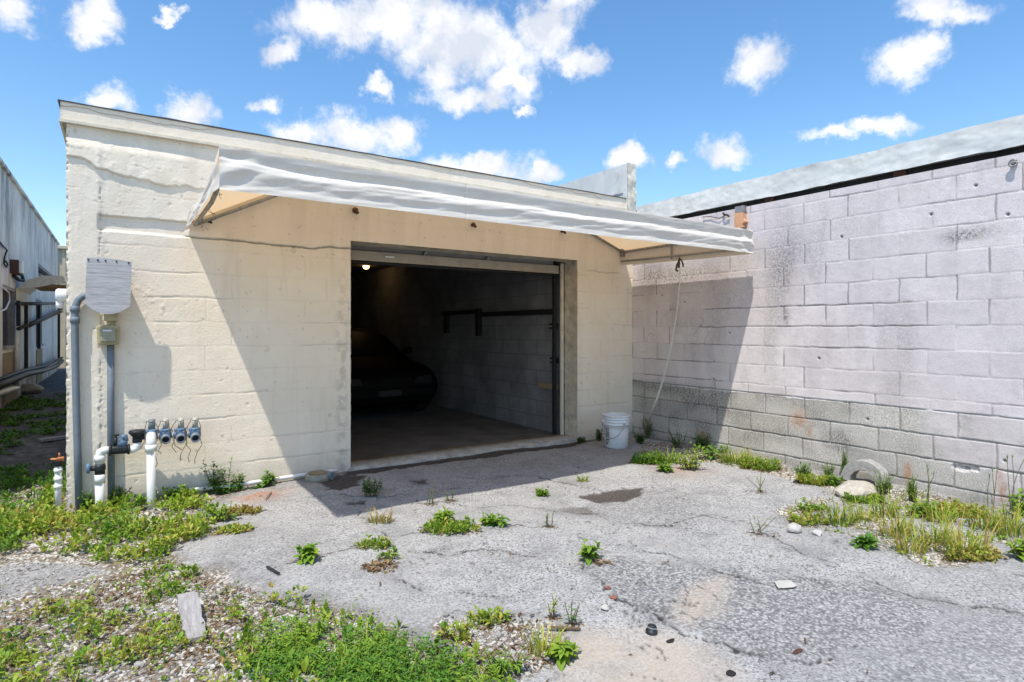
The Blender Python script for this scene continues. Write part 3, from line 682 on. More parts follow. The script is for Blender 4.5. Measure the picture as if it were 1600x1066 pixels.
# the parked car in the dark
def make_car(cx, yfront, L=4.35, wid=.88):
    root = thing('parked_car', (cx, yfront + L / 2, .018), 'low black car parked deep inside the dark garage', 'car')
    st = [(0, .70, .34, .58), (.05, .80, .26, .66), (.22, .855, .20, .74), (.7, wid, .19, .82), (1.15, wid, .19, .87), (1.9, wid, .19, .90), (2.9, wid, .19, .92), (3.5, wid, .20, .93), (4.0, .85, .23, .90), (4.3, .78, .30, .80), (L, .70, .40, .70)]
    rows = []
    for y, w, zb, zt in st:
        pr = [(-w * .86, zb), (-w * .97, zb + .12), (-w, (zb + zt) / 2), (-w * .975, zt - .10), (-w * .88, zt - .02), (-w * .45, zt + .02), (0, zt + .028), (w * .45, zt + .02), (w * .88, zt - .02), (w * .975, zt - .10), (w, (zb + zt) / 2), (w * .97, zb + .12), (w * .86, zb)]
        rows.append([(cx + a, yfront + y, c + .018) for a, c in pr])
    n = len(rows[0]); V = np.array(rows).reshape(-1, 3); F = gridfaces(len(rows), n)
    close = np.array([[i * n, (i + 1) * n, (i + 1) * n + n - 1, i * n + n - 1] for i in range(len(rows) - 1)])
    b = MB(); b.add(V, [tuple(f) for f in F] + [tuple(f) for f in close], True); b.add(rows[0], [tuple(range(n))]); b.add(rows[-1], [tuple(reversed(range(n)))])
    b.build('car_body', M['carpaint'], root)
    cab = [(1.10, .74, .86, .87), (1.75, .62, .90, 1.27), (2.2, .60, .91, 1.33), (2.8, .60, .92, 1.32), (3.35, .64, .93, 1.20), (3.85, .72, .92, .95)]
    rows = []
    for y, w, zb, zt in cab:
        pr = [(-.80, zb), (-w - .03, (zb + zt) / 2), (-w, zt - .05), (-w * .8, zt), (0, zt + .02), (w * .8, zt), (w, zt - .05), (w + .03, (zb + zt) / 2), (.80, zb)]
        rows.append([(cx + a, yfront + y, c + .018) for a, c in pr])
    n = len(rows[0]); b = MB(); b.add(np.array(rows).reshape(-1, 3), [tuple(f) for f in gridfaces(len(rows), n)], True); b.build('car_cabin', M['carglass'], root)
    b = MB(); rows = []
    for y, w, zt in ((1.80, .575, 1.302), (2.2, .565, 1.357), (2.8, .565, 1.347), (3.30, .59, 1.245)):
        rows.append([(cx + a * w, yfront + y, zt + .018 - .03 * abs(a) ** 3) for a in (-1, -.5, 0, .5, 1)])
    b.add(np.array(rows).reshape(-1, 3), [tuple(f) for f in gridfaces(4, 5)], True); b.build('car_roof', M['carpaint'], root)
    for sx in (-1, 1):
        for y in (.80, 3.45):
            x = cx + sx * (wid - .09)
            w = MB(); w.lathe([(.20, -.1), (.30, -.1), (.325, -.07), (.325, .07), (.30, .1), (.20, .1)], (x, yfront + y, .343), (sx, 0, 0), 28); wo = w.build('wheel', M['rubber'], root)
            w = MB(); w.lathe([(.0, .085), (.06, .09), (.17, .07), (.205, .095)], (x, yfront + y, .343), (sx, 0, 0), 24); w.build('rim', M['greymetal'], wo)
        MB().prism([(cx + sx * .40, .56), (cx + sx * .68, .55), (cx + sx * .66, .66), (cx + sx * .42, .64)], yfront - .012, yfront + .06).build('headlight', M['lens'], root)
        MB().box((cx + sx * .90 - .07, yfront + 1.35, .93), (cx + sx * .90 + .07, yfront + 1.43, 1.04)).build('wing_mirror', M['carpaint'], root, bevel=.02)
    MB().box((cx - .72, yfront - .05, .36), (cx + .72, yfront + .10, .50)).build('bumper', M['carpaint'], root, bevel=.03)
    MB().box((cx - .17, yfront - .062, .39), (cx + .17, yfront - .052, .47)).build('number_plate', M['rubber'], root)
make_car(3.22, 7.95)
r = ray(572, 415); s = 11.4 / r[1]; bx, by, bz = r[0] * s, 11.4, EYE + r[2] * s
lamp = thing('bare_bulb', (bx, by, bz), 'small warm lit bulb hanging under the garage ceiling', 'lamp')
b = MB(); b.lathe([(0.001, -.075), (.04, -.065), (.062, -.03), (.06, .005), (.035, .04), (.022, .06)], (bx, by, bz), (0, 0, 1), 20); b.build('glass_bulb', M['bulb'], lamp)
b = MB(); b.lathe([(.024, .058), (.028, .062), (.028, .11), (.01, .12)], (bx, by, bz), (0, 0, 1), 16); b.tube([(bx, by, bz + .11), (bx, by, 2.66)], .006, 6); b.build('lamp_socket', M['blackplastic'], lamp)
pl = bpy.data.lights.new('bulb_light', 'POINT'); pl.energy = 0.4; pl.color = (1, .55, .2); pl.shadow_soft_size = .06
plo = bpy.data.objects.new('bulb_light', pl); COL.objects.link(plo); plo.location = (bx, by - .02, bz - .14)

# ------------------------------------------------------------------ the block building on the right
nb = thing('block_building', (5.55, 2, 0), 'long lavender white block wall building with bare grey lower courses', 'building')
def block_fields(y, z):
    wy = y + (fbm(y, z, 8, 3, 401) - .5) * .018; wz = z + (fbm(y, z, 8, 3, 402) - .5) * .016
    edges = np.array([-.325, -.125, .075, .275, .475, .675, .77] + [.77 + .2 * k for k in range(1, 11)])
    row = np.clip(np.searchsorted(edges, wz) - 1, 0, len(edges) - 2)
    dz = np.minimum(np.abs(wz - edges[row]), np.abs(edges[row + 1] - wz))
    off = np.where(row % 2 == 0, 2.727, 2.923) + (hsh(row, row * 0 + 3, 5) - .5) * .05
    t = (wy - off + 50 * .418) / .418; dyv = np.abs(t - np.round(t)) * .418
    colm = np.round(t - .5)
    wdt = .0036 + .004 * (fbm(y, z, 4, 2, 410) - .5)
    up = sst(.64, .72, z)
    vis_h = np.where(up > .5, sst(.40, .66, fbm(y, z, 2.2, 4, 420)), .75 + .25 * fbm(y, z, 3, 2, 421))
    vis_v = np.where(up > .5, sst(.40, .60, fbm(y, z, 2.4, 4, 430)), .8)
    jh = sst(wdt + .0045, wdt - .001, dz); jv = sst(wdt + .004, wdt - .001, dyv)
    joint = np.maximum(jh * vis_h, jv * vis_v)
    groove = np.maximum(jh, jv)
    tone = hsh(row, colm, 9) - .5
    d = (fbm(y, z, 1.2, 3, 440) - .5) * .012 + tone * .003 + (fbm(y, z, 20, 3, 441) - .5) * .003 - groove * np.where(up > .5, .0018, .006) - joint * .003
    zp = .665 + (fbm(y, y * 0, 3, 5, 450) - .5) * .09 + (fbm(y, z, 22, 3, 451) - .5) * .03
    paint = sst(-.008, .008, z - zp)
    fill = sst(2.2, 1.9, y + (fbm(y, z, 7, 4, 452) - .5) * .35) * sst(.40, .55, fbm(y, z, 2.6, 5, 453))
    paint = np.maximum(paint, fill * sst(.15, .3, z) * .85)
    band = sst(1.70, 1.66, y) * sst(1.38, 1.42, y); paint = np.maximum(paint, band * .9)
    peel = sst(.030, .004, np.abs(z - zp - .014)) * .55 * sst(.35, .6, fbm(y, z, 5, 3, 455))
    d += paint * .004
    mil = np.zeros_like(y)
    def blob(px, py, ry, rz, a):
        cy, cz = S(px, py); return a * np.exp(-((y - cy) / ry) ** 2 - ((z - cz) / rz) ** 2)
    for bl in ((1060, 430, .6, .12, .65), (1015, 420, .25, .4, .55), (1240, 400, .25, .2, .3), (1220, 430, .12, .3, .35), (1330, 350, .2, .3, .25), (1085, 540, .1, .3, .35), (1055, 480, .08, .3, .4), (1030, 600, .5, .08, .5), (1085, 620, .5, .13, .45), (1100, 665, .22, .10, .65), (1228, 497, .035, .09, .8), (1520, 365, .16, .055, .75), (1490, 372, .10, .04, .55),
               (1315, 685, .09, .09, .75), (1330, 640, .1, .06, .45), (1120, 335, .3, .12, .35), (1130, 640, .4, .09, .55), (1325, 700, .2, .08, .5), (1540, 258, .10, .02, .35), (1130, 465, .5, .35, .35), (1040, 640, .5, .12, .35)):
        mil = mil + blob(*bl)
    mil += sst(.16, .0, zp - z) * (z < zp) * sst(2.6, 3.6, y) * sst(.3, .6, fbm(y, z, 5, 4, 462)) * .6
    mil += joint * .3 + up * sst(.56, .76, fbm(y, z * .35, 2.6, 5, 460)) * .28 + (1 - up) * sst(.5, .75, fbm(y, z, 4.0, 5, 461)) * .45
    mil += sst(.12, 0, z) * .3
    rust = np.zeros_like(y)
    for bl in ((1248, 655, .075, .08, 1.0), (1418, 738, .03, .09, 1.1), (1565, 765, .035, .10, .9), (1098, 685, .09, .10, .9), (1265, 675, .03, .06, .7), (1560, 740, .02, .04, .5)): rust = rust + blob(*bl)
    crk = sst(.0045, .001, np.abs(fbm(y, z, 1.7, 4, 470) - .5)) * up * sst(.55, .68, fbm(y, z, 1.6, 3, 471))
    joint = np.maximum(joint * .8, crk * .6); d -= crk * .006
    hole = np.zeros_like(y)
    for px, py in ((1315, 370), (1575, 335), (1525, 290), (1140, 520), (1095, 510), (1070, 472), (1035, 462), (1455, 335), (1570, 720), (1410, 200), (1115, 592), (1355, 655), (1280, 560)):
        cy, cz = S(px, py); hole = np.maximum(hole, sst(.014, .008, np.hypot(y - cy, z - cz)))
    joint = np.maximum(joint, hole); d -= hole * .015
    for px, py in ((1515, 730), (1505, 732)):
        cy, cz = S(px, py); s = sst(.05, .03, np.hypot((y - cy) * .7, (z - cz) * 1.6) + (fbm(y, z, 26, 3, 480) - .5) * .04); d -= s * .015
    return d, dict(tone=tone + .5, paint=np.clip(paint, 0, 1), joint=np.clip(joint, 0, 1) * np.where(up > .5, .7, .62), mildew=np.clip(mil, 0, .9), rust=np.clip(rust, 0, .85), peel=np.clip(peel * (paint > .3), 0, .7))
def build_block_wall():
    ys = np.concatenate([np.linspace(-8, .6, 60)[:-1], np.arange(.6, 1.3, .02), np.arange(1.3, 5.62, .0075)]); zs = np.arange(-.15, 2.655, .0075)
    Y, Z = np.meshgrid(ys, zs, indexing='ij'); y = Y.ravel(); z = Z.ravel()
    d, at = block_fields(y, z)
    npobj('block_wall', np.stack([5.55 - d, y, z], 1), [gridfaces(len(ys), len(zs))], M['block'], nb, at)
build_block_wall()
b = MB(); b.box((5.575, -8, -.1), (5.80, 16, 2.645)); b.box((5.80, 15.8, -.1), (14, 16, 2.655)); b.box((5.80, -8, -.1), (14, -7.8, 2.655)); b.build('wall_core', M['concrete'], nb)
ys = np.linspace(-8, 5.36, 900); zs = np.linspace(2.702, 2.925, 22)
Y, Z = np.meshgrid(ys, zs, indexing='ij'); y = Y.ravel(); z = Z.ravel()
dd = (fbm(y, z * 2, 2.5, 4, 501) - .5) * .03 + (fbm(y, z, 12, 3, 502) - .5) * .010
zz = z + np.where(z < 2.705, (fbm(y, y * 0, 5, 4, 503) - .5) * .022, 0) + np.where(z > 2.92, (fbm(y, y * 0, 4, 3, 504) - .5) * .02, 0)
npobj('fascia', np.stack([5.535 - dd, y, zz], 1), [gridfaces(len(ys), len(zs))], M['silver'], nb)
b = MB(); b.box((5.552, -8, 2.715), (5.62, 5.36, 2.912)); b.build('fascia_board', M['silver'], nb)
b = MB(); b.box((5.62, -8, 2.74), (14, 16, 2.90)); b.build('roof_slab', M['silver'], nb)
b = MB(); b.box((5.62, -8, 2.648), (5.78, 5.45, 2.738)); b.build('gap_shade', M['gap_shade'], nb)  # near-black box fills the open gap, its shade put into the colour
for k in range(6): MB().box((5.596, -2.6 + k * 1.22, 2.655), (5.615, -2.50 + k * 1.22, 2.735)).build('rafter_end', M['brownbox'], nb)
y, z = S(1158, 336, 5.53)
o = MB().box((5.49, y - .055, z + .02), (5.56, y + .05, z + .09)).build('joist_bracket', M['greymetal'], nb, bevel=.004)
us = np.linspace(0, 1, 12); vs_ = np.linspace(0, 1, 8)
b = MB(); ol = [(y - .05, z + .018), (y - .052, z - .05), (y - .075, z - .085), (y - .045, z - .11), (y - .06, z - .14), (y + .01, z - .155), (y + .045, z - .13), (y + .05, z + .018)]
n = len(ol); b.add([(5.48, p, q) for p, q in ol] + [(5.545, p, q) for p, q in ol], [tuple(range(n)), tuple(reversed(range(n, 2 * n)))] + [(i, n + i, n + (i + 1) % n, (i + 1) % n) for i in range(n)]); b.build('broken_joist', M['rustwood'], nb)
y, z = S(1586, 256)
b = MB(); b.lathe([(.012, -.02), (.02, .0), (.02, .012), (.012, .014)], (5.54, y, z), (-1, 0, 0), 14); b.tube([(5.54 - .03, y + .024 * math.cos(t), z + .024 * math.sin(t)) for t in np.linspace(-2.4, 2.6, 20)], .007, 8); b.tube([(5.545, y, z), (5.51, y, z)], .008, 8); b.build('eye_hook', M['greymetal'], nb)
y, z = S(1135, 337); b = MB(); b.tube([(5.535, y + .03, z + .03), (5.51, y, z + .005), (5.52, y - .03, z), (5.53, y - .05, z - .02)], .01, 8); b.tube([(5.535, y, z), (5.53, y + .08, z - .02), (5.53, y + .2, z + .02), (5.53, y + .3, z + .03)], .004, 6); b.build('wire_hook', M['blackplastic'], nb)

# ------------------------------------------------------------------ left neighbour and the alley end
lb = thing('plaster_building', (-1.65, 12, 0), 'tall mildewed grey white plaster building along the alley', 'building')
holes = [(13.2, 14.8, 1.0, 2.12), (18.1, 19.4, .92, 2.08), (18.6, 23.2, 2.68, 2.98)]
ys = sorted({5.7, 24.2} | {h for q in holes for h in q[:2]} | set(np.arange(6, 24, .5))); zs = sorted({-.1, 4.12} | {h for q in holes for h in q[2:]} | set(np.arange(0, 4.1, .3)))
Y, Z = np.meshgrid(ys, zs, indexing='ij'); F = gridfaces(len(ys), len(zs)); c = np.stack([Y.ravel(), Z.ravel()], 1)[F].mean(1)
keep = np.ones(len(F), bool)
for (a, b_, c0, c1) in holes: keep &= ~((c[:, 0] > a) & (c[:, 0] < b_) & (c[:, 1] > c0) & (c[:, 1] < c1))
npobj('alley_wall', np.stack([np.full(Y.size, -1.65), Y.ravel(), Z.ravel()], 1), [F[keep]], M['alleywall'], lb, smooth=False)
b = MB(); b.box((-9, 5.7, -.1), (-1.85, 24.2, 4.10)); b.box((-1.85, 5.72, -.1), (-1.66, 5.9, 4.10)); b.box((-1.85, 24.0, -.1), (-1.66, 24.18, 4.10)); b.build('wall_core', M['alleywall'], lb)
b = MB(); b.box((-1.85, 5.7, 4.10), (-1.60, 24.2, 4.16)); b.build('coping', M['alleywall'], lb)
for (a, b_, c0, c1) in holes:
    o = MB().box((-1.80, a, c0), (-1.77, b_, c1)).build('window', M['darkglass'], lb)
    f = MB()
    for q in (((-1.78, a, c0), (-1.66, a + .06, c1)), ((-1.78, b_ - .06, c0), (-1.66, b_, c1)), ((-1.78, a + .06, c1 - .06), (-1.66, b_ - .06, c1)), ((-1.78, a + .06, c0), (-1.60, b_ - .06, c0 + .05))): f.box(*q)
    f.build('frame', M['greywood'], o)
for (a, b_) in ((13.2, 14.8), (18.1, 19.4)):
    MB().box((-1.66, a, .02), (-1.635, b_, .93 if a < 15 else .85)).build('apron_panel', M['tanwood'], lb)
dc = thing('door_canopy', (-1.2, 15.6, 2.2), 'beige metal door canopy over the alley entrance', 'canopy')
ya, yb = 14.7, 17.0
b = MB(); sh = [(-1.65, 2.12), (-1.48, 2.30), (-1.25, 2.40), (-.55, 2.42), (-.55, 2.27), (-1.05, 2.25), (-1.30, 2.17)]
b.prism(sh, ya, ya + .02); b.add([(x, yy, z) for yy in (ya, yb) for x, z in sh[:4]], [(i, i + 1, 5 + i, 4 + i) for i in range(3)]); b.build('canopy_shell', M['canopymetal'], dc)
b = MB()
for k in range(8): b.box((-1.45, ya + .12 + k * .27, 2.20 + .0), (-.6, ya + .16 + k * .27, 2.24))
b.build('canopy_ribs', M['tanwood'], dc)
fr = thing('pipe_railing', (-1.45, 16, 0), 'black pipe frame with slanting rails along the alley wall', 'railing')
xr = -1.5
def SA(px, py): return S(px, py, xr)
for px, z0, z1 in ((29, 1.40, 1.86), (41, .55, 1.86), (61, .9, 1.9), (92, .45, 2.2)):
    y, _ = SA(px, 500); MB().box((xr - .03, y - .04, z0), (xr + .03, y + .04, z1)).build('post', M['blackmetal'], fr)
for (p, q, r) in (((27, 475), (96, 474), .035), ((29, 514), (97, 483), .035), ((41, 512), (97, 487), .028)):
    a = SA(*p); c = SA(*q); MB().tube([(xr, a[0], a[1]), (xr, c[0], c[1])], r, 8).build('rail', M['blackmetal'], fr)
def loose(name, m, label, cat, pts, r, n=8, group=None):
    o = MB().tube(pts, r, n).build(name, m, loc=tuple(pts[0])); return tag(o, label, cat, group)
def SB(px, py, x): y, z = S(px, py, x); return (x, y, z)
loose('alley_pipe', M['blackmetal'], 'thick black pipe sagging along the foot of the alley wall', 'pipe', [SB(-20, 611, -1.38), SB(10, 598, -1.38), SB(40, 585, -1.38), SB(68, 579, -1.38), SB(88, 572, -1.38), SB(97, 564, -1.36)], .055)
loose('alley_pipe', M['blackmetal'], 'thin black pipe above the thick one along the alley wall', 'pipe', [SB(-20, 601, -1.5), SB(10, 589, -1.5), SB(40, 578, -1.5), SB(68, 573, -1.5), SB(97, 559, -1.5)], .035)
loose('alley_pipe', M['pvcwhite'], 'short white pipe lying along the bottom of the alley wall', 'pipe', [SB(-20, 618, -1.42), SB(5, 612, -1.42), SB(18, 608, -1.42), SB(26, 607, -1.50)], .05)
loose('drop_pipe', M['pvcwhite'], 'thin white vertical pipe beside the alley window', 'pipe', [SB(26, 470, -1.6), SB(25, 540, -1.6), SB(26, 604, -1.6)], .035)
loose('loose_wire', M['blackplastic'], 'curling black wire hanging high on the alley wall', 'wire', [SB(-6, 372, -1.62), SB(5, 385, -1.62), SB(11, 391, -1.62), SB(7, 402, -1.62), SB(6, 412, -1.62), SB(10, 418, -1.62), SB(12, 413, -1.62), SB(9, 408, -1.62)], .014, 6)
loose('loose_wire', M['pvcwhite'], 'white cable looping past the alley window', 'wire', [SB(6, 450, -1.6), SB(14, 458, -1.6), SB(15, 470, -1.6), SB(9, 483, -1.6), SB(-4, 489, -1.6)], .014, 6)
y, z = S(26, 420, -1.6); wl = thing('wall_light', (-1.6, y, z), 'rusty brown box lamp on the alley wall', 'wall lamp')
MB().box((-1.65, y - .45, z - .12), (-1.52, y + .1, z + .13)).build('lamp_housing', M['brownbox'], wl, bevel=.01)
MB().box((-1.52, y - .45, z - .11), (-1.47, y - .2, z + .12)).build('lamp_lens', M['pvcwhite'], wl, bevel=.01)
loose('loose_wire', M['blackplastic'], 'tangle of black cable below the rusty alley lamp', 'wire', [(-1.62, y - .2, z - .15), (-1.56, y, z - .22), (-1.6, y + .3, z - .18), (-1.55, y + .5, z - .2), (-1.6, y + .6, z - .02), (-1.6, y + .7, z + .1)], .03, 6)
eb = thing('beige_shed', (-1, 26, 0), 'beige ribbed shed closing the far end of the alley', 'shed')
b = MB(); b.box((-4, 26.2, -.1), (1.2, 30, 4.2))
for k in range(20): b.box((-4 + k * .26, 26.14, -.1), (-3.9 + k * .26, 26.2, 4.2))
b.build('wall', M['beigewall'], eb); MB().box((-4.1, 26.05, 4.2), (1.3, 30.1, 4.3)).build('roof', M['beigewall'], eb)
wb = thing('junction_box', (-.36, 5.62, 1.58), 'white round junction box on the garage side wall', 'junction box')
b = MB(); b.lathe([(.001, .075), (.04, .072), (.05, .06), (.05, .0)], (-.322, 5.60, 1.60), (-1, 0, 0), 20); b.build('box_body', M['whiteplastic'], wb)
b = MB(); b.cyl((-.37, 5.60, 1.555), (-.37, 5.60, 1.50), .024); b.build('pipe_collar', M['whiteplastic'], wb)

# ------------------------------------------------------------------ canvas awning over the door
AX0, AX1, AYF, AYB = 0.462, 5.37, 3.585, 5.448
aw = thing('canvas_awning', (2.9, 5.45, 2.36), 'long white canvas awning with a sagging valance over the garage door', 'awning')
ZT, ZB = 2.352, 2.113
def build_awning():
    # front valance
    us = np.linspace(0, 1, 700); vs = np.linspace(0, 1, 34)
    U, Vv = np.meshgrid(us, vs, indexing='ij'); u = U.ravel(); v = Vv.ravel()
    x = AX0 + (AX1 - AX0) * u; s = x
    fold = .34 + .10 * (fbm(s, s * 0, .8, 3, 601) - .5) + .06 * (fbm(s, s * 0, 4, 3, 602) - .5) - .12 * sst(.1, .0, u)
    prof = np.where(v < fold, -.017 * sst(0, 1, v / fold), 0)
    t = np.clip((v - fold) / (1 - fold), 0, 1)
    low = np.interp(t, [0, .10, .28, .5, .72, .82, 1], [-.017, -.003, .009, .004, -.004, -.001, .003])
    prof = np.where(v < fold, prof, low)
    amp = np.sin(np.pi * np.clip(v, 0, 1)) ** .5
    wr = (fbm(s * .9, v * 3.2 + s * .35, 2.2, 4, 610) - .5) * .016 + (fbm(s * 1.1, v * 3.0 + s * 2.2, 2.6, 4, 611) - .5) * .012 * sst(.2, .45, v) + np.abs(fbm(s * .8, v * 1.6 + s * .9, 3.0, 3, 612) - .5) * .013
    pull = np.exp(-(u * (AX1 - AX0) / .22) ** 2) * np.sin((v * 5 + u * 60) * 2.2) * .008 + np.exp(-((1 - u) * (AX1 - AX0) / .25) ** 2) * np.sin((v * 4 - u * 60) * 2.4) * .010
    y = AYF - (prof + wr * amp + pull * amp)
    seam = sst(.004, .001, np.abs(x - 2.02)) + sst(.004, .001, np.abs(x - 3.9)) + sst(.03, .0, np.abs(v - .86)) * .4; y = y + seam * .004
    zt = ZT + .004 * (fbm(s, s * 0, 2, 2, 620) - .5); zb = ZB + .012 * (fbm(s, s * 0, 1.2, 3, 621) - .5)
    z = zt + (zb - zt) * v
    npobj('front_valance', np.stack([x, y, z], 1), [gridfaces(len(us), len(vs))], M['valance'], aw)
    # left side panel: its upper edge has sagged and its tail hangs on the wall
    ys = np.linspace(AYF, AYB, 80)
    top = np.interp(ys, [AYF, 3.75, 3.97, 4.2, 4.4, 4.7, 5.0, 5.25, AYB], [ZT, 2.318, 2.278, 2.246, 2.232, 2.25, 2.278, 2.262, 2.215])
    bot = np.interp(ys, [AYF, 3.88, 4.4, 4.74, 5.2, AYB], [ZB + .01, 2.152, 2.15, 2.147, 2.155, 2.168])
    def side(name, xf, top, bot, seed):
        Yg, Vg = np.meshgrid(ys, np.linspace(0, 1, 14), indexing='ij'); yy = Yg.ravel(); v = Vg.ravel()
        tt = np.interp(yy, ys, top); bb = np.interp(yy, ys, bot)
        dx = (fbm(yy, v, 3, 4, seed) - .5) * .035 * np.sin(np.pi * v) ** .5
        npobj(name, np.stack([xf + dx, yy, tt + (bb - tt) * v], 1), [gridfaces(80, 14)], M['valance'], aw)
    side('side_valance', AX0, top, bot, 630)
    topr = np.interp(ys, [AYF, 4.5, AYB], [ZT, 2.345, 2.350]); botr = np.interp(ys, [AYF, 4.3, AYB], [ZB, 2.125, 2.165])
    side('side_valance', AX1, topr, botr, 640)
    # hipped top
    RID = 2.70; r0, r1 = AX0 + .95, AX1 - .95
    gx = np.linspace(0, 1, 60); gy = np.linspace(0, 1, 30)
    A, B_ = np.meshgrid(gx, gy, indexing='ij'); a = A.ravel(); bq = B_.ravel()
    xl = AX0 + (r0 - AX0) * bq; xr = AX1 + (r1 - AX1) * bq
    zf = ZT + (RID - ZT) * bq - np.sin(np.pi * bq) * .03 + (fbm(a * 5, bq * 2, 2, 3, 650) - .5) * .03 * np.sin(np.pi * bq)
    npobj('canopy_top', np.stack([xl + (xr - xl) * a, AYF + (AYB - AYF) * bq, zf], 1), [gridfaces(60, 30)], M['canvas'], aw)
    for (xs, rx, edge) in ((AX0, r0, top), (AX1, r1, topr)):
        P_, Q = np.meshgrid(np.linspace(0, 1, 40), np.linspace(0, 1, 20), indexing='ij'); p = P_.ravel(); q = Q.ravel()
        yy = AYF + (AYB - AYF) * p
        hx = xs + (rx - xs) * p; hz = ZT + (RID - ZT) * p - np.sin(np.pi * p) * .03
        e = np.interp(yy, ys, edge)
        npobj('canopy_end', np.stack([xs + (hx - xs) * q, yy, e + (hz - e) * q], 1), [gridfaces(40, 20)], M['canvas'], aw)
    def bar(name, pts, r=.015): MB().tube(pts, r, 10).build(name, M['tubemetal'], aw)
    i = .03; zl = ZT - .025
    bar('frame_bar', [(AX0 + i, AYF + i, zl), (AX1 - i, AYF + i, zl)])
    bar('frame_bar', [(AX1 - i, AYF + i, zl), (AX1 - i, AYB - .01, zl)], .017)
    bar('frame_bar', [(AX0 + .06, AYF + i, zl - .02), (AX0 + .06, 4.4, 2.2), (AX0 + .06, AYB - .01, 2.20)])
    bar('frame_bar', [(AX0 + .06, AYB - .05, 2.195), (r0, AYB - .05, RID - .05), (r1, AYB - .03, RID - .04), (AX1 - i, AYB - .03, zl)], .016)
    bar('rafter', [(AX0 + i, AYF + i, zl), (r0, AYB - .05, RID - .05)])
    bar('rafter', [(AX1 - i, AYF + i, zl), (r1, AYB - .05, RID - .05)])
    for x in (2.1, 2.9, 3.7): bar('rafter', [(x, AYF + i, zl), (x, AYB - .05, RID - .05)])
    bar('frame_bar', [(AX1 - i, 4.62, zl), (AX1 - i, 4.62, 2.16)], .012)
    bar('frame_bar', [(AX1 - i, AYF + .1, 2.17), (AX1 - i, AYB - .01, 2.21)], .013)
    # torn threads and wire in the left end
    rr = random.Random(5)
    for k in range(5):
        y = 4.1 + .26 * k; p = Vector((AX0 + .05, y, 2.19)); pts = [p]
        for j in range(5): p = p + Vector((rr.uniform(-.02, .03), rr.uniform(-.05, .05), rr.uniform(-.03, .012))); pts.append(p)
        MB().tube(pts, .0016, 5).build('torn_thread', M['wire'], aw)
    x, z = W(316, 344, 5.42); MB().tube([(x - .02, 5.44, z + .01), (x + .03, 5.40, z - .01), (x + .07, 5.39, z - .02)], .009, 6).build('wall_pin', M['blackplastic'], aw)
    x, z = W(976, 400, 5.42); b = MB(); b.box((AX1 - .05, 5.40, 2.27), (AX1 + .0, 5.445, 2.37)); b.build('wall_bracket', M['greymetal'], aw, bevel=.004)
build_awning()
# strap hanging from the awning
strap = thing('hanging_strap', (5.3, 4.5, 2.1), 'white strap hanging from the awning corner to the ground', 'strap')
pts = []
for (px, py, x) in ((1062, 412, 5.31), (1062, 440, 5.31), (1059, 475, 5.32), (1054, 510, 5.34), (1047, 550, 5.37), (1037, 590, 5.40), (1026, 625, 5.43), (1013, 655, 5.45)):
    pts.append(SB(px, py, x))
b = MB(); b.tube(pts, [.0055, .0055, .006, .0075, .009, .012, .015, .008], 8); b.build('strap_line', M['rope'], strap)
k0 = Vector(pts[0]); b = MB()
b.tube([k0 + Vector((0, 0, .07)), k0 + Vector((.0, .01, .03)), k0 + Vector((-.01, .035, -.02)), k0 + Vector((-.01, .045, -.07)), k0 + Vector((-.01, .02, -.085))], .011, 7)
b.tube([k0 + Vector((0, 0, .05)), k0 + Vector((-.01, -.035, .03)), k0 + Vector((-.01, -.055, -.01)), k0 + Vector((-.01, -.06, -.045))], .010, 7)
b.tube([k0 + Vector((0, .012, .03)), k0 + Vector((-.008, .0, .0)), k0 + Vector((-.008, .01, -.05))], .013, 7); b.build('strap_knot', M['darkrope'], strap)

# ------------------------------------------------------------------ electric meter, conduits
YM = 5.26
mt = thing('meter_cover', (.06, 5.45, 1.6), 'weathered grey plywood shield with rounded bottom over the electric meter', 'meter cover')
A = [W(136, 403, YM), W(206, 409, YM), W(204, 480, YM)]
ol = [W(*p, YM) for p in [(136, 403), (150, 402.5), (170, 404), (206, 409), (205, 445)] + [(203.5 - 70.5 * t, 478 - 3 * t + 14.5 * 4 * t * (1 - t)) for t in np.linspace(0, 1, 25)] + [(134, 440)]]
b = MB(); b.prism(ol, YM, YM + .018); b.build('cover_board', M['board'], mt)
for px, py in ((138, 406), (153, 406.5), (165, 407.5), (182, 409), (201, 411)):
    x, z = W(px, py, YM - .001); MB().cyl((x, YM + .01, z), (x, YM - .004, z), .006, n=10).build('nail', M['rubber'], mt)
b = MB(); x0, z0 = W(148, 420, 5.45); x1, z1 = W(196, 470, 5.45); b.box((x0 + .02, YM + .02, z1), (x1 - .02, 5.44, z0)); b.build('meter_box', M['greymetal'], mt, bevel=.01)
YJ = 5.34
jb = thing('junction_box', (.05, 5.45, 1.3), 'yellowed plastic service box under the plywood shield', 'junction box')
x0, z0 = W(151, 508, YJ); x1, z1 = W(187, 539, YJ)
b = MB(); b.prism([(x0 + .004, z0), (x1 - .004, z0), (x1, z0 - .02), (x1 - .003, z1 + .02), (x1 - .006, z1), (x0 + .008, z1), (x0 + .004, z1 + .02), (x0, z0 - .02)], YJ, 5.445); b.build('box_body', M['meter'], jb, bevel=.012)
b = MB(); xa, za = W(156, 512, YJ - .012); xb, zb = W(182, 534, YJ - .012)
b.prism([(xa, za - .01), ((xa + xb) / 2, za), (xb, za - .01), (xb - .006, (za + zb) / 2), (xb, zb), (xa, zb), (xa + .006, (za + zb) / 2)], YJ - .016, YJ + .002); b.build('box_lid', M['meterglass'], jb, bevel=.006)
b = MB(); xc, zc = W(168, 517, YJ - .02); b.box((xc - .03, YJ - .020, zc - .004), (xc + .025, YJ - .0165, zc + .005)); b.build('maker_plate', M['whiteplastic'], jb)
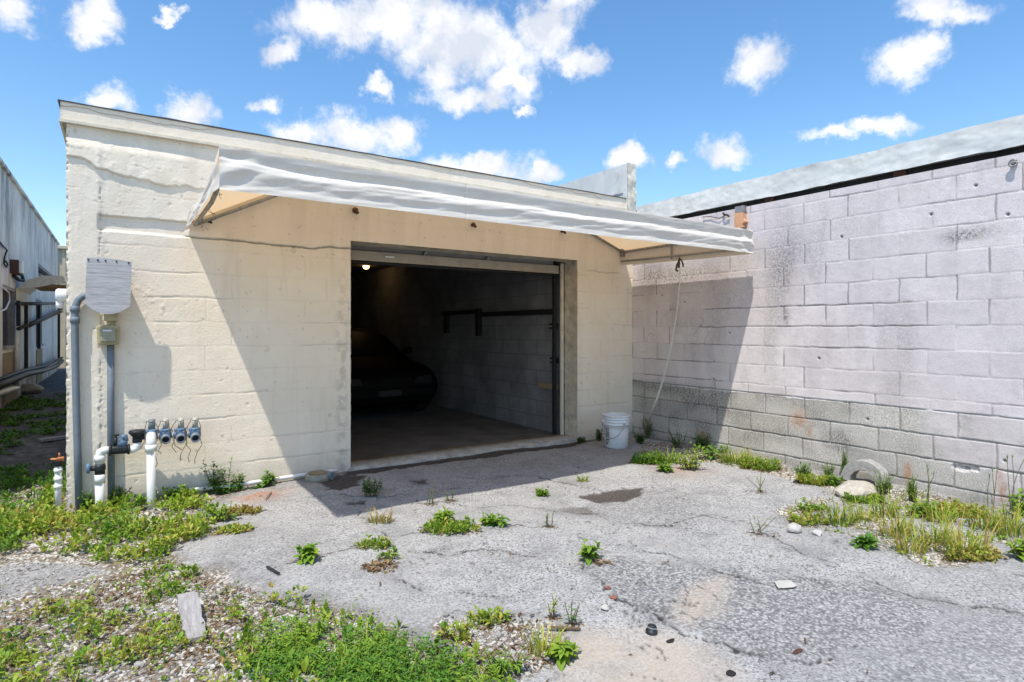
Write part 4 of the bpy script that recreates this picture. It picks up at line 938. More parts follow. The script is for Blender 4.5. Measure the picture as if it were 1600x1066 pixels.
b = MB(); xa, za = W(162, 489, YJ); xb, zb = W(185, 502, YJ); b.box((xa, YJ + .01, zb), (xb, 5.44, za)); b.cyl((xa + .05, YJ + .05, zb), (xa + .05, YJ + .05, z0 - .005), .022); b.build('box_neck', M['meter'], jb, bevel=.005)
cd = thing('conduit_pipe', (-.2, 5.42, 0), 'grey conduit curving up into the plywood shield near the corner', 'conduit')
YC = 5.405
pth = [W(p, q, YC) for p, q in ((124, 800), (121, 700), (118.5, 600), (117, 520), (117, 490), (118.5, 478), (122.5, 469), (129, 463.5), (142, 461))]
b = MB(); b.tube([(x, YC, z) for x, z in pth], .024, 16); b.build('pipe', M['pvcgrey'], cd)
for py in (483, 500): x, z = W(117, py, YC); MB().cyl((x, YC, z - .022), (x, YC, z + .022), .030).build('coupling', M['pvcgrey'], cd)
cd2 = thing('conduit_pipe', (.08, 5.42, 0), 'straight grey conduit running from the yellowed box down behind the valves', 'conduit')
x, z = W(173, 538, 5.41); MB().tube([(x, 5.415, z + .02), (x + .0, 5.415, .8), (x + .004, 5.415, -.05)], .0235, 16).build('pipe', M['pvcgrey'], cd2)

# ------------------------------------------------------------------ irrigation valves
YV = 5.30
irr = thing('irrigation_manifold', W(236, 690, YV)[:1] + (YV, 0), 'white pipe manifold with black and blue irrigation valves at the wall foot', 'valve manifold')
def V3(px, py, y=YV): x, z = W(px, py, y); return Vector((x, y, z))
R = .0285
MB().tube([V3(156, 820), V3(156, 752)], R, 18).build('riser_pipe', M['pvcwhite'], irr)
MB().cyl(V3(156, 755), V3(156, 741), R * 1.22).build('coupling', M['pvcwhite'], irr)
b = MB(); b.tube([V3(156, 741), V3(156, 725)], R * 1.15, 16); b.lathe([(R * 1.3, -.03), (R * 1.3, .0)], V3(156, 728)); b.tube([V3(156, 733), V3(142, 732)], .019, 12); b.lathe([(.03, 0), (.03, .01)], V3(148, 732), (1, 0, 0), 14); b.build('tee_valve', M['blackplastic'], irr)
b = MB(); c = V3(138, 732); b.tube([c + Vector((.03, 0, 0)), c], .012, 10); b.lathe([(.006, -.010), (.032, -.012), (.040, .0), (.032, .012), (.006, .010)], c, (1, 0, 0), 10); b.build('valve_wheel', M['blueplastic'], irr)
el = [V3(156, 726), V3(156, 711), V3(157.5, 706), V3(161, 704), V3(172, 703.5)]
MB().tube(el, R, 18).build('elbow_pipe', M['pvcwhite'], irr)
MB().cyl(V3(156, 721), V3(156, 712), R * 1.2).build('coupling', M['pvcwhite'], irr)
b = MB(); b.tube([V3(170, 703.5), V3(203, 702)], .032, 14); b.tube([V3(170, 703.5), V3(174, 703.3)], .044, 14); b.tube([V3(199, 702.3), V3(203, 702)], .040, 14)
b.box(V3(174, 706) - Vector((0, .04, 0)), V3(199, 697) + Vector((0, .04, 0))); b.build('backflow_body', M['blackplastic'], irr, bevel=.006)
b = MB(); b.tube([V3(180, 697), V3(181, 684)], .012, 10); b.tube([V3(178, 680.5), V3(186, 679.5)], .008, 8); b.tube([V3(181, 684), V3(182, 680)], .006, 8); b.build('backflow_handle', M['blackplastic'], irr)
b = MB(); b.tube([V3(191, 698), V3(192, 690), V3(193, 688)], [.03, .032, .026], 14); b.tube([V3(186, 690), V3(199, 684)], .024, 12); b.tube([V3(194, 686), V3(194, 679)], [.026, .02], 12); b.build('backflow_cap', M['blueplastic'], irr)
MB().tube([V3(202, 702), V3(209, 702), V3(213, 700), V3(214.5, 696), V3(214.5, 690)], R, 18).build('elbow_pipe', M['pvcwhite'], irr)
b = MB(); b.tube([V3(214.5, 691), V3(214.5, 684)], .032, 14); b.tube([V3(213, 683), V3(230, 682.5)], .022, 12); b.lathe([(.030, -.02), (.044, .0), (.056, .012), (.058, .024), (.05, .034), (.001, .036)], V3(214.5, 679), (0, 0, 1), 20); b.build('vent_valve', M['blackplastic'], irr)
MB().tube([V3(226, 682), V3(303, 678)], .022, 14).build('header_pipe', M['pvcwhite'], irr)
for k, px in enumerate((236, 258, 281.5, 304)):
    c = V3(px, 681 - .05 * (px - 236)); x, y, z = c
    v = MB(); v.box((x - .034, y - .040, z - .026), (x + .034, y + .040, z + .030)); v.lathe([(.042, .028), (.044, .034), (.044, .046), (.025, .052)], c, (0, 0, 1), 8); v.tube([c + Vector((-.043, 0, -.004)), c + Vector((.043, 0, -.004))], .030, 14)
    vo = v.build('solenoid_valve', M['blueplastic'], irr, bevel=.006)
    if k:
        p = MB(); p.lathe([(.024, .0), (.024, .05), (.034, .05), (.034, -.02)], c + Vector((0, -.035, -.018)), (0, -1, -.15), 20); p.build('outlet', M['pvcgrey'], vo)
        p = MB(); p.lathe([(.001, .03), (.0235, .03)], c + Vector((0, -.035, -.018)), (0, -1, -.15), 20); p.build('outlet_bore', M['rubber'], vo)
    p = MB(); p.tube([c + Vector((.004, 0, .05)), c + Vector((.006, 0, .128))], .024 if k == 0 else .020, 12); p.build('coil_cap', M['greycap'] if k == 0 else M['beigecap'], vo)
    rr = random.Random(k * 3 + 2)
    for j in range(2):
        q = c + Vector((.0, -.02, .105)); pts = [q, q + Vector((-.03 + .05 * j, -.02, .012)), q + Vector((-.055 + .09 * j + rr.uniform(-.015, .015), -.035, -.04)), q + Vector((-.06 + .10 * j + rr.uniform(-.03, .02), -.05, -.13))]
        for i in range(rr.randint(1, 5)): pts.append(pts[-1] + Vector((rr.uniform(-.035, .045), rr.uniform(-.01, .01), rr.uniform(-.06, -.025))))
        MB().tube(pts, .0026, 5).build('wire', M['wire'], vo)
c = V3(236, 683, YV - .045)
MB().tube([c + Vector((0, .02, .01)), c + Vector((0, -.01, 0)), c + Vector((0, -.02, -.03)), c + Vector((0, -.02, -.08))], .035, 18).build('elbow_pipe', M['pvcwhite'], irr)
MB().tube([c + Vector((0, -.02, -.07)), c + Vector((0, -.02, -.80))], .030, 18).build('outlet_pipe', M['pvcwhite'], irr)
MB().cyl(c + Vector((0, -.02, -.055)), c + Vector((0, -.02, -.105)), .040).build('coupling', M['pvcwhite'], irr)
sp = thing('hose_spigot', (-.42, 5.5, 0), 'rusty brass spigot on a short white pipe at the garage corner', 'spigot')
def V4(px, py): return V3(px, py, 5.5)
b = MB(); b.tube([V4(91, 800), V4(91, 727)], .022, 14)
for py in (735, 748, 760): b.tube([V4(91, py - 3), V4(91, py + 3)], .028, 14)
b.build('pipe', M['pvcwhite'], sp)
b = MB(); b.tube([V4(91, 728), V4(91, 721)], .028, 12); b.build('collar', M['blackplastic'], sp)
b = MB(); b.tube([V4(91, 722), V4(92, 718), V4(100, 717)], .019, 10); b.lathe([(.004, 0), (.035, .004), (.04, .01), (.02, .016)], V4(88, 718.5), (0, 0, 1), 10); b.tube([V4(91, 718), V4(93, 712), V4(92, 708)], .005, 6); b.build('tap', M['brass'], sp)

# drain line along the wall foot
x0, x1 = W(285, 765)[0], W(400, 755)[0]
pts = [(u, 5.40 + .012 * math.sin(u * 7), .035 + .006 * math.sin(u * 5)) for u in np.linspace(W(285, 766, 5.4)[0], W(527, 738, 5.4)[0], 24)]
loose('ground_pipe', M['pvcwhite'], 'thin white pipe lying along the foot of the garage wall', 'pipe', pts, .016, 10)
x, z = W(496, 744, 5.36)
dr = thing('drain_cap', (x, 5.34, .03), 'round grey green drain cap with a blue plug beside the dark stain', 'drain cap')
b = MB(); b.lathe([(.001, .05), (.07, .052), (.10, .055), (.112, .045), (.115, .0), (.11, -.02)], (x, 5.33, .0), (0, 0, 1), 28); b.build('cap_body', M['meterglass'], dr)
b = MB(); b.lathe([(.001, .056), (.085, .058)], (x, 5.33, .0), (0, 0, 1), 24); b.build('cap_soil', M['tanwood'], dr)
b = MB(); c = Vector((x + .10, 5.24, .03)); b.tube([c, c + Vector((-.05, .08, .0))], .034, 14); b.build('plug', M['pvcgrey'], dr)

# ------------------------------------------------------------------ bucket
gx, gy = G(963, 699); gy -= 0; gx -= .0
hb = float(gz(gx, gy))
bk = thing('plastic_bucket', (gx, gy, hb), 'white plastic bucket with ribbed rim and wire handle in the wall corner', 'bucket')
def BR(h): return .128 + .020 * h / .37
prof = [(.001, .004), (.118, .004), (.127, .012), (BR(.2), .2), (BR(.262), .262), (.153, .264), (.155, .272), (BR(.28), .276), (BR(.295), .296), (.153, .298), (.155, .306), (BR(.31), .310), (BR(.325), .326), (.155, .328), (.157, .336), (BR(.34), .34), (BR(.352), .356), (.158, .360), (.159, .372), (.150, .376), (.144, .37), (.138, .2), (.12, .02), (.001, .018)]
b = MB(); b.lathe(prof, (gx, gy, hb), (0, 0, 1), 56); b.build('bucket_body', M['whiteplastic'], bk)
vx = Vector((-gx, -gy, 0)).normalized(); sx_ = Vector((vx.y, -vx.x, 0)); sx_ = sx_ if sx_.x < 0 else -sx_      # toward viewer / viewer's left
def BP(ang, r, z): d = vx * math.cos(ang) + sx_ * math.sin(ang); return Vector((gx, gy, hb)) + d * r + Vector((0, 0, z))
hp = [BP(1.25 - a * 1.9, .165 + .03 * math.sin(math.pi * a), .30 - .145 * math.sin(math.pi * min(a * 1.05, 1)) ** .8 - .10 * a * (1 - a)) for a in np.linspace(0, 1, 26)]
b = MB(); b.tube(hp, .0035, 6); b.build('handle', M['greymetal'], bk)
for a in (1.25, -.65): b = MB(); b.lathe([(.022, -.012), (.022, .008), (.012, .012), (.001, .012)], BP(a, .155, .30), tuple(BP(a, 1, 0) - BP(a, 0, 0)), 14); b.build('handle_ear', M['whiteplastic'], bk)
b = MB(); rr = random.Random(4); zc = .235
for k in range(9):                                # illegible worn print running down the side
    h = rr.uniform(.013, .02)
    for col_ in range(3):
        if rr.random() < .9:
            a0 = .60 + .15 * col_ + rr.uniform(0, .02); a1 = a0 + rr.uniform(.07, .13)
            b.add([BP(a0, BR(zc) + .0012, zc), BP(a1, BR(zc) + .0012, zc), BP(a1, BR(zc - h) + .0012, zc - h), BP(a0, BR(zc - h) + .0012, zc - h)], [(0, 1, 2, 3)])
    zc -= h + .005
b.build('worn_print', M['print'], bk)

# ------------------------------------------------------------------ stones, rubble, odd bits
def lump(name, m, px, py, size, label, cat, seed, group=None, squash=(1, 1, .6), off=0.0):
    x, y = G(px, py); h = float(gz(x, y)); rr = np.random.default_rng(seed)
    import bmesh
    bm = bmesh.new(); bmesh.ops.create_icosphere(bm, subdivisions=3, radius=1)
    V = np.array([v.co for v in bm.verts]); Fc = np.array([[v.index for v in f.verts] for f in bm.faces]); bm.free()
    for k in range(9):                            # chop flat facets
        n = rr.normal(size=3); n /= np.linalg.norm(n); c = rr.uniform(.55, .85); dd = V @ n; V = V - np.outer(np.maximum(dd - c, 0), n)
    V = V * (1 + .12 * (fbm(V[:, 0] + V[:, 2] * .7, V[:, 1] + seed, 3, 3, seed) - .5)[:, None])
    V = V * np.array(squash) * size; V[:, 2] += size * squash[2] * .62 + off
    o = npobj(name, V + np.array([x, y, h]), [Fc], m, loc=(x, y, h), smooth=False)
    return tag(o, label, cat, group)
lump('stone', M['whiterock'], 1242, 832, .066, 'white chunk of stone at the weed edge by the right wall', 'stone', 3, 'loose stones', (1.0, .75, .6))
lump('stone', M['whiterock'], 1277, 838, .040, 'small white flat stone right of the white chunk', 'stone', 4, 'loose stones', (1, .8, .5))
lump('stone', M['whiterock'], 1224, 918, .072, 'flat white slab of stone lying on the open asphalt', 'stone', 5, 'loose stones', (1, .85, .16))
lump('stone', M['rock'], 1336, 775, .17, 'tan boulder in front of the broken concrete ring', 'stone', 6, 'loose stones', (1.15, .8, .55))
lump('stone', M['rock'], 42, 616, .22, 'rounded grey stone lying in the alley', 'stone', 7, 'loose stones', (1.3, .9, .6))
lump('stone', M['whiterock'], 253, 776, .07, 'white stone at the foot of the white outlet pipe', 'stone', 8, 'loose stones', (1.2, .8, .5))
lump('stone', M['whiterock'], 945, 956, .022, 'tiny white pebble beside the brick chips', 'stone', 9, 'loose stones')
lump('brick_chip', M['brick'], 950, 925, .017, 'red brick chip at the patch edge, the upper one', 'brick chip', 10, 'brick chips')
lump('brick_chip', M['brick'], 958, 938, .019, 'red brick chip at the patch edge, the lower one', 'brick chip', 11, 'brick chips')
lump('dark_clod', M['rubber'], 1048, 1003, .019, 'flat black clod right of the black bottle cap', 'clod', 12, None, (1.4, .8, .3))
lump('dark_clod', M['brownbox'], 1247, 1023, .022, 'dark purple leaf like clod on the coarse patch', 'clod', 13, None, (1.5, .7, .25))
lump('dark_clod', M['rubber'], 1142, 1057, .020, 'black clod at the bottom edge of the tan dirt', 'clod', 14, None, (1.1, .9, .4))
lump('stone', M['rubber'], 1244, 753, .028, 'small black stone below the block wall weeds', 'stone', 15, 'loose stones')
gx, gy = G(1018, 990); h = float(gz(gx, gy))
o = thing('bottle_cap', (gx, gy, h), 'small black plastic cap standing on the tan dirt', 'cap'); b = MB(); b.lathe([(.001, .034), (.017, .034), (.019, .03), (.02, .014), (.026, .012), (.027, 0)], (gx, gy, h), (.15, 0, 1), 16); b.build('cap_shell', M['blackplastic'], o)
b = MB(); b.lathe([(.0205, .02), (.0215, .021), (.0215, .026), (.0200, .027)], (gx, gy, h), (.15, 0, 1), 16); b.build('cap_ring', M['greycap'], o)
# broken concrete ring leaning on the wall
x, y = 5.40, S(1352, 760, 5.40)[0]
V = []; n = 30
for k in range(n + 1):
    a = math.pi * (k / n) * 1.02 - .06
    for (r, t) in ((.105, -.055), (.185, -.055), (.185, .055), (.105, .055)):
        rr_ = r * (1 + .05 * (vnoise(k * .6, r * 40 + t * 9, 3) - .5)); V.append((x + t + .08 * rr_ * math.sin(a), y + rr_ * math.cos(a), .015 + rr_ * math.sin(a)))
F = [(k * 4 + j, k * 4 + (j + 1) % 4, (k + 1) * 4 + (j + 1) % 4, (k + 1) * 4 + j) for k in range(n) for j in range(4)] + [(0, 1, 2, 3), (n * 4 + 3, n * 4 + 2, n * 4 + 1, n * 4)]
o = MB().add(V, F).build('concrete_ring', M['concrete'], loc=(x, y, 0)); tag(o, 'broken half ring of concrete leaning against the block wall', 'concrete ring')
# wooden scraps
def scrap(name, m, p, q, w, t, label, cat, tilt=0.0, lift=.01):
    a = np.array(G(*p)); c = np.array(G(*q)); ha = float(gz(*a)); hc = float(gz(*c)); L = np.linalg.norm(c - a); d = (c - a) / L; s = np.array([-d[1], d[0]])
    rr = np.random.default_rng(int(p[0])); us = np.linspace(0, 1, 14); V = []
    for u in us:
        wl = w * (.5 + .03 * rr.normal()) * (1 if u < .9 else .75); wr = w * (.5 + .03 * rr.normal()) * (1 if u > .06 else .8)
        pz = ha + (hc - ha) * u + lift + tilt * (1 - u)
        for (ss, zz) in ((-wl, 0), (wr, 0), (wr, t), (-wl, t)): V.append((a[0] + d[0] * L * u + s[0] * ss, a[1] + d[1] * L * u + s[1] * ss, pz + zz))
    F = [(k * 4 + j, k * 4 + (j + 1) % 4, (k + 1) * 4 + (j + 1) % 4, (k + 1) * 4 + j) for k in range(13) for j in range(4)] + [(0, 3, 2, 1), (52, 53, 54, 55)]
    o = MB().add(V, F).build(name, m, loc=(a[0], a[1], ha)); return tag(o, label, cat)
scrap('wood_scrap', M['greywood'], (292, 948), (306, 1004), .085, .018, 'split grey wood scrap standing out of the gravel weeds', 'wood scrap', .05)
scrap('wood_scrap', M['greywood'], (165, 1016), (190, 1012), .05, .015, 'small dark wood scrap lying in the gravel at bottom left', 'wood scrap')
scrap('wood_plank', M['greywood'], (61, 692), (104, 686), .12, .03, 'grey plank lying across the shaded alley', 'plank')
scrap('twig', M['drystem'], (858, 983), (906, 990), .012, .008, 'pale stick lying beside the gravel pocket', 'twig')
scrap('twig', M['blackplastic'], (417, 890), (436, 900), .014, .006, 'short black twig on the asphalt left of center', 'twig')
scrap('twig', M['drystem'], (415, 760 + 22), (424, 770), .008, .005, 'tiny dark twig standing near the rust stain', 'twig', .0)

# ------------------------------------------------------------------ vegetation
UP = np.array([0, 0, 1.0])
def nrm(a): return a / (np.linalg.norm(a, axis=-1, keepdims=True) + 1e-9)
def leaves(p, d, L, Wd, tint, droop=.25, fold=.18):
    """N folded, pointed leaves: base p, direction d, length, width"""
    n = len(p); d = nrm(d); s = nrm(np.cross(d, UP) + 1e-6); nn = np.cross(s, d)
    L = L[:, None]; Wd = Wd[:, None]
    def at(u, dr): return p + d * L * u - UP * (dr * droop) * L
    a = at(.28, .06); c = at(.62, .35); t = at(1., 1.)
    V = np.stack([p, a - s * Wd * .40 + nn * Wd * fold, a, a + s * Wd * .40 + nn * Wd * fold, c - s * Wd * .42 + nn * Wd * fold, c, c + s * Wd * .42 + nn * Wd * fold, t], 1)
    k = np.arange(n)[:, None] * 8
    T = np.concatenate([k + np.array([[0, 2, 1]]), k + np.array([[0, 3, 2]]), k + np.array([[4, 5, 7]]), k + np.array([[5, 6, 7]])])
    Q = np.concatenate([k + np.array([[1, 2, 5, 4]]), k + np.array([[2, 3, 6, 5]])])
    return V.reshape(-1, 3), T, Q, np.repeat(tint, 8)
def blades(p, az, L, wd, bend, tint, K=5):
    n = len(p); u = np.linspace(0, 1, K)
    hd = np.stack([np.cos(az), np.sin(az), az * 0], 1); sd = np.stack([-np.sin(az), np.cos(az), az * 0], 1)
    ang = bend[:, None] * u[None]                 # bends over progressively
    step = (L / (K - 1))[:, None]
    hx = np.concatenate([np.zeros((n, 1)), np.cumsum(np.sin((ang[:, 1:] + ang[:, :-1]) / 2) * step, 1)], 1)
    hz = np.concatenate([np.zeros((n, 1)), np.cumsum(np.cos((ang[:, 1:] + ang[:, :-1]) / 2) * step, 1)], 1)
    c = p[:, None] + hd[:, None] * hx[..., None] + UP * hz[..., None]
    w = wd[:, None] * np.array([.75, 1, .85, .55, .06])[None, :K]
    V = np.stack([c - sd[:, None] * w[..., None] / 2, c + sd[:, None] * w[..., None] / 2], 2).reshape(n, K * 2, 3)
    k = np.arange(n)[:, None] * (K * 2)
    Q = np.concatenate([k + np.array([[2 * i, 2 * i + 1, 2 * i + 3, 2 * i + 2]]) for i in range(K - 1)])
    tt = np.clip(tint[:, None] + np.repeat(u, 2)[None] * .10, 0, 1)
    return V.reshape(-1, 3), np.zeros((0, 3), int), Q, tt.ravel()
class Plant:
    def __init__(s): s.V = []; s.T = []; s.Q = []; s.a = []; s.n = 0
    def add(s, r):
        V, T, Q, a = r
        if len(V) == 0: return s
        s.V.append(V); s.T.append(T + s.n); s.Q.append(Q + s.n); s.a.append(a); s.n += len(V); return s
    def obj(s, name, m, parent=None, loc=None):
        return npobj(name, np.concatenate(s.V), [np.concatenate(s.T), np.concatenate(s.Q)], m, parent, dict(tint=np.concatenate(s.a)), smooth=True, loc=loc)
def ground_pts(xy): return np.concatenate([xy, gz(xy[:, 0], xy[:, 1])[:, None]], 1)
def rosette(P0, R, n, rr, L, Wd, tint, up=.5):
    """bunch of leaves radiating from each point in P0"""
    N = len(P0); p = np.repeat(P0, n, 0); az = rr.uniform(0, 2 * np.pi, N * n); el = rr.uniform(.05, up, N * n) * np.pi / 2 * 1.4
    d = np.stack([np.cos(az) * np.cos(el), np.sin(az) * np.cos(el), np.sin(el)], 1)
    sc = np.repeat(R, n) * rr.uniform(.6, 1.2, N * n)
    p = p + d * (sc * L * .25)[:, None]
    return leaves(p, d, sc * L, sc * Wd, np.clip(np.repeat(tint, n) + rr.normal(0, .07, N * n), 0, 1), rr.uniform(.05, .4))
def sprig(base, tip, rr, nl, L, Wd, tint, m_stem):
    """stem with paired leaves; returns leaf arrays and stem points"""
    base = np.array(base, float); tip = np.array(tip, float)
    mid = (base + tip) / 2 + rr.normal(0, .08, 3) * np.linalg.norm(tip - base) * np.array([1, 1, .3])
    u = np.linspace(0, 1, 7)[:, None]; pts = base * (1 - u) ** 2 + 2 * mid * u * (1 - u) + tip * u ** 2
    uu = np.sort(rr.uniform(.18, 1, nl))[:, None]; p = base * (1 - uu) ** 2 + 2 * mid * uu * (1 - uu) + tip * uu ** 2
    az = np.arange(nl) * 2.4 + rr.uniform(0, 6); el = rr.uniform(-.1, .8, nl) + (uu[:, 0] > .9) * .5
    d = np.stack([np.cos(az) * np.cos(el), np.sin(az) * np.cos(el), np.sin(el)], 1)
    sz = rr.uniform(.6, 1.1, nl) * (1.1 - .5 * uu[:, 0])
    return leaves(p, d, L * sz, Wd * sz, np.clip(tint + rr.normal(0, .06, nl), 0, 1), .3), pts
def weed(name, kind, px, py, h, w, label, cat='weed', group='weeds in the asphalt cracks', tint=.35, seed=0, dens=1.0, depth=None):
    """px,py measured foot of the clump; h,w its size in metres"""
    rr = np.random.default_rng(seed * 7 + int(px)); x, y = G(px, py); z = float(gz(x, y)); dp = depth or w * .5
    root = thing(name, (x, y, z), label, cat, group)
    vw = np.array([RGT[0], RGT[1]]); dw = np.array([FWD[0], FWD[1]])
    def spread(n, k=1.0):
        a = rr.uniform(0, 2 * np.pi, n); q = np.sqrt(rr.uniform(0, 1, n)) * k
        xy = np.array([x, y]) + vw * (np.cos(a) * q * w / 2)[:, None] + dw * (np.sin(a) * q * dp / 2)[:, None]
        xy[:, 0] = np.minimum(xy[:, 0], 5.50); 
        bad = (xy[:, 1] > 5.40) & (xy[:, 0] > -.3); xy[bad, 1] = 5.40 - rr.uniform(0, .03, bad.sum())
        return ground_pts(xy)
    pl = Plant(); stems = MB()
    if kind == 'grass':
        n = int(44 * dens * max(1, w / .15)); p = spread(n, .8); out = p[:, :2] - np.array([x, y]); az = np.arctan2(out[:, 1], out[:, 0]) + rr.normal(0, .7, n)
        pl.add(blades(p, az, h * rr.uniform(.45, 1.5, n), rr.uniform(.004, .010, n), rr.uniform(.3, 2.3, n), np.clip(tint + rr.normal(.03, .16, n), 0, 1)))
        m = int(25 * dens); pl.add(blades(spread(m), rr.uniform(0, 6.3, m), h * rr.uniform(.3, .7, m), rr.uniform(.003, .006, m), rr.uniform(1.1, 2.2, m), np.full(m, .88)))
        pl.obj('grass_blades', M['leaf'], root)
    elif kind == 'mat':
        n = int(42 * dens * w * dp / .02); p = spread(n); p[:, 2] += rr.uniform(0, 1, n) ** 2 * h * .6
        pl.add(rosette(p, np.ones(n), 6, rr, .034, .014, np.clip(tint + rr.normal(0, .14, n), 0, 1), .8))
        m = int(n * .35); pl.add(blades(spread(m), rr.uniform(0, 6.3, m), h * rr.uniform(.5, 1.3, m), rr.uniform(.003, .006, m), rr.uniform(.3, 1.8, m), np.clip(tint + .1 + rr.normal(0, .14, m), 0, 1)))
        pl.obj('leaves', M['leaf'], root)
        dr_ = Plant(); m = int(n * .9); q = spread(m, 1.15); q[:, 2] += .004; az = rr.uniform(0, 6.3, m); dr_.add(leaves(q, np.stack([np.cos(az), np.sin(az), rr.uniform(-.1, .3, m)], 1), rr.uniform(.02, .05, m), rr.uniform(.006, .014, m), rr.uniform(0, 1, m))); dr_.obj('dead_leaves', M['litter'], root)
    elif kind in ('broad', 'bush', 'fern', 'twig', 'vine'):
        ns = {'broad': 10, 'bush': 17, 'fern': 10, 'twig': 7, 'vine': 16}[kind]; ns = max(2, int(ns * dens))
        L, Wd, nl = {'broad': (.085, .045, 7), 'bush': (.05, .024, 11), 'fern': (.04, .011, 22), 'twig': (.032, .010, 9), 'vine': (.055, .032, 13)}[kind]
        f = spread(ns, .55); tp = spread(ns, 1.0)
        for i in range(ns):
            if kind == 'vine': tp[i, 2] = z + h * rr.uniform(.25, 1.0)
            else: tp[i, 2] = f[i, 2] + h * rr.uniform(.55, 1.0)
            r, pts = sprig(f[i], tp[i], rr, nl, L, Wd, tint, None); pl.add(r)
            stems.tube([Vector(q) for q in pts], [.0032 - .0003 * j for j in range(7)], 5)
        pl.obj('leaves', M['leaf'], root); stems.build('stem', M['drystem'] if kind == 'twig' else M['stem'], root)
        if kind in ('twig',):
            m = 30; q = spread(m); q[:, 2] += .003; az = rr.uniform(0, 6.3, m); dr_ = Plant().add(leaves(q, np.stack([np.cos(az), np.sin(az), rr.uniform(-.1, .3, m)], 1), rr.uniform(.015, .035, m), rr.uniform(.004, .01, m), rr.uniform(0, 1, m))); dr_.obj('dead_leaves', M['litter'], root)
    elif kind == 'stalk':
        ns = max(1, int(2 * dens))
        for i in range(ns):
            f = spread(1, .4)[0]; t = f + np.array([rr.normal(0, .12) * h, rr.normal(0, .12) * h, h * rr.uniform(.8, 1.05)])
            r, pts = sprig(f, t, rr, 4, .05, .007, tint, None); pl.add(r); stems.tube([Vector(q) for q in pts], .0022, 5)
            e = t; m = 6; az = rr.uniform(0, 6.3, m); pl.add(blades(np.repeat(e[None], m, 0), az, np.full(m, .05), np.full(m, .003), rr.uniform(.3, .9, m), np.full(m, .25)))
        pl.obj('leaves', M['leaf'], root); stems.build('stem', M['stem'], root)
    return root
CR = 'weeds in the asphalt cracks'; WL = 'weeds along the block wall'; GW = 'weeds along the garage wall'; RG = 'grass clumps in the right hand strip'
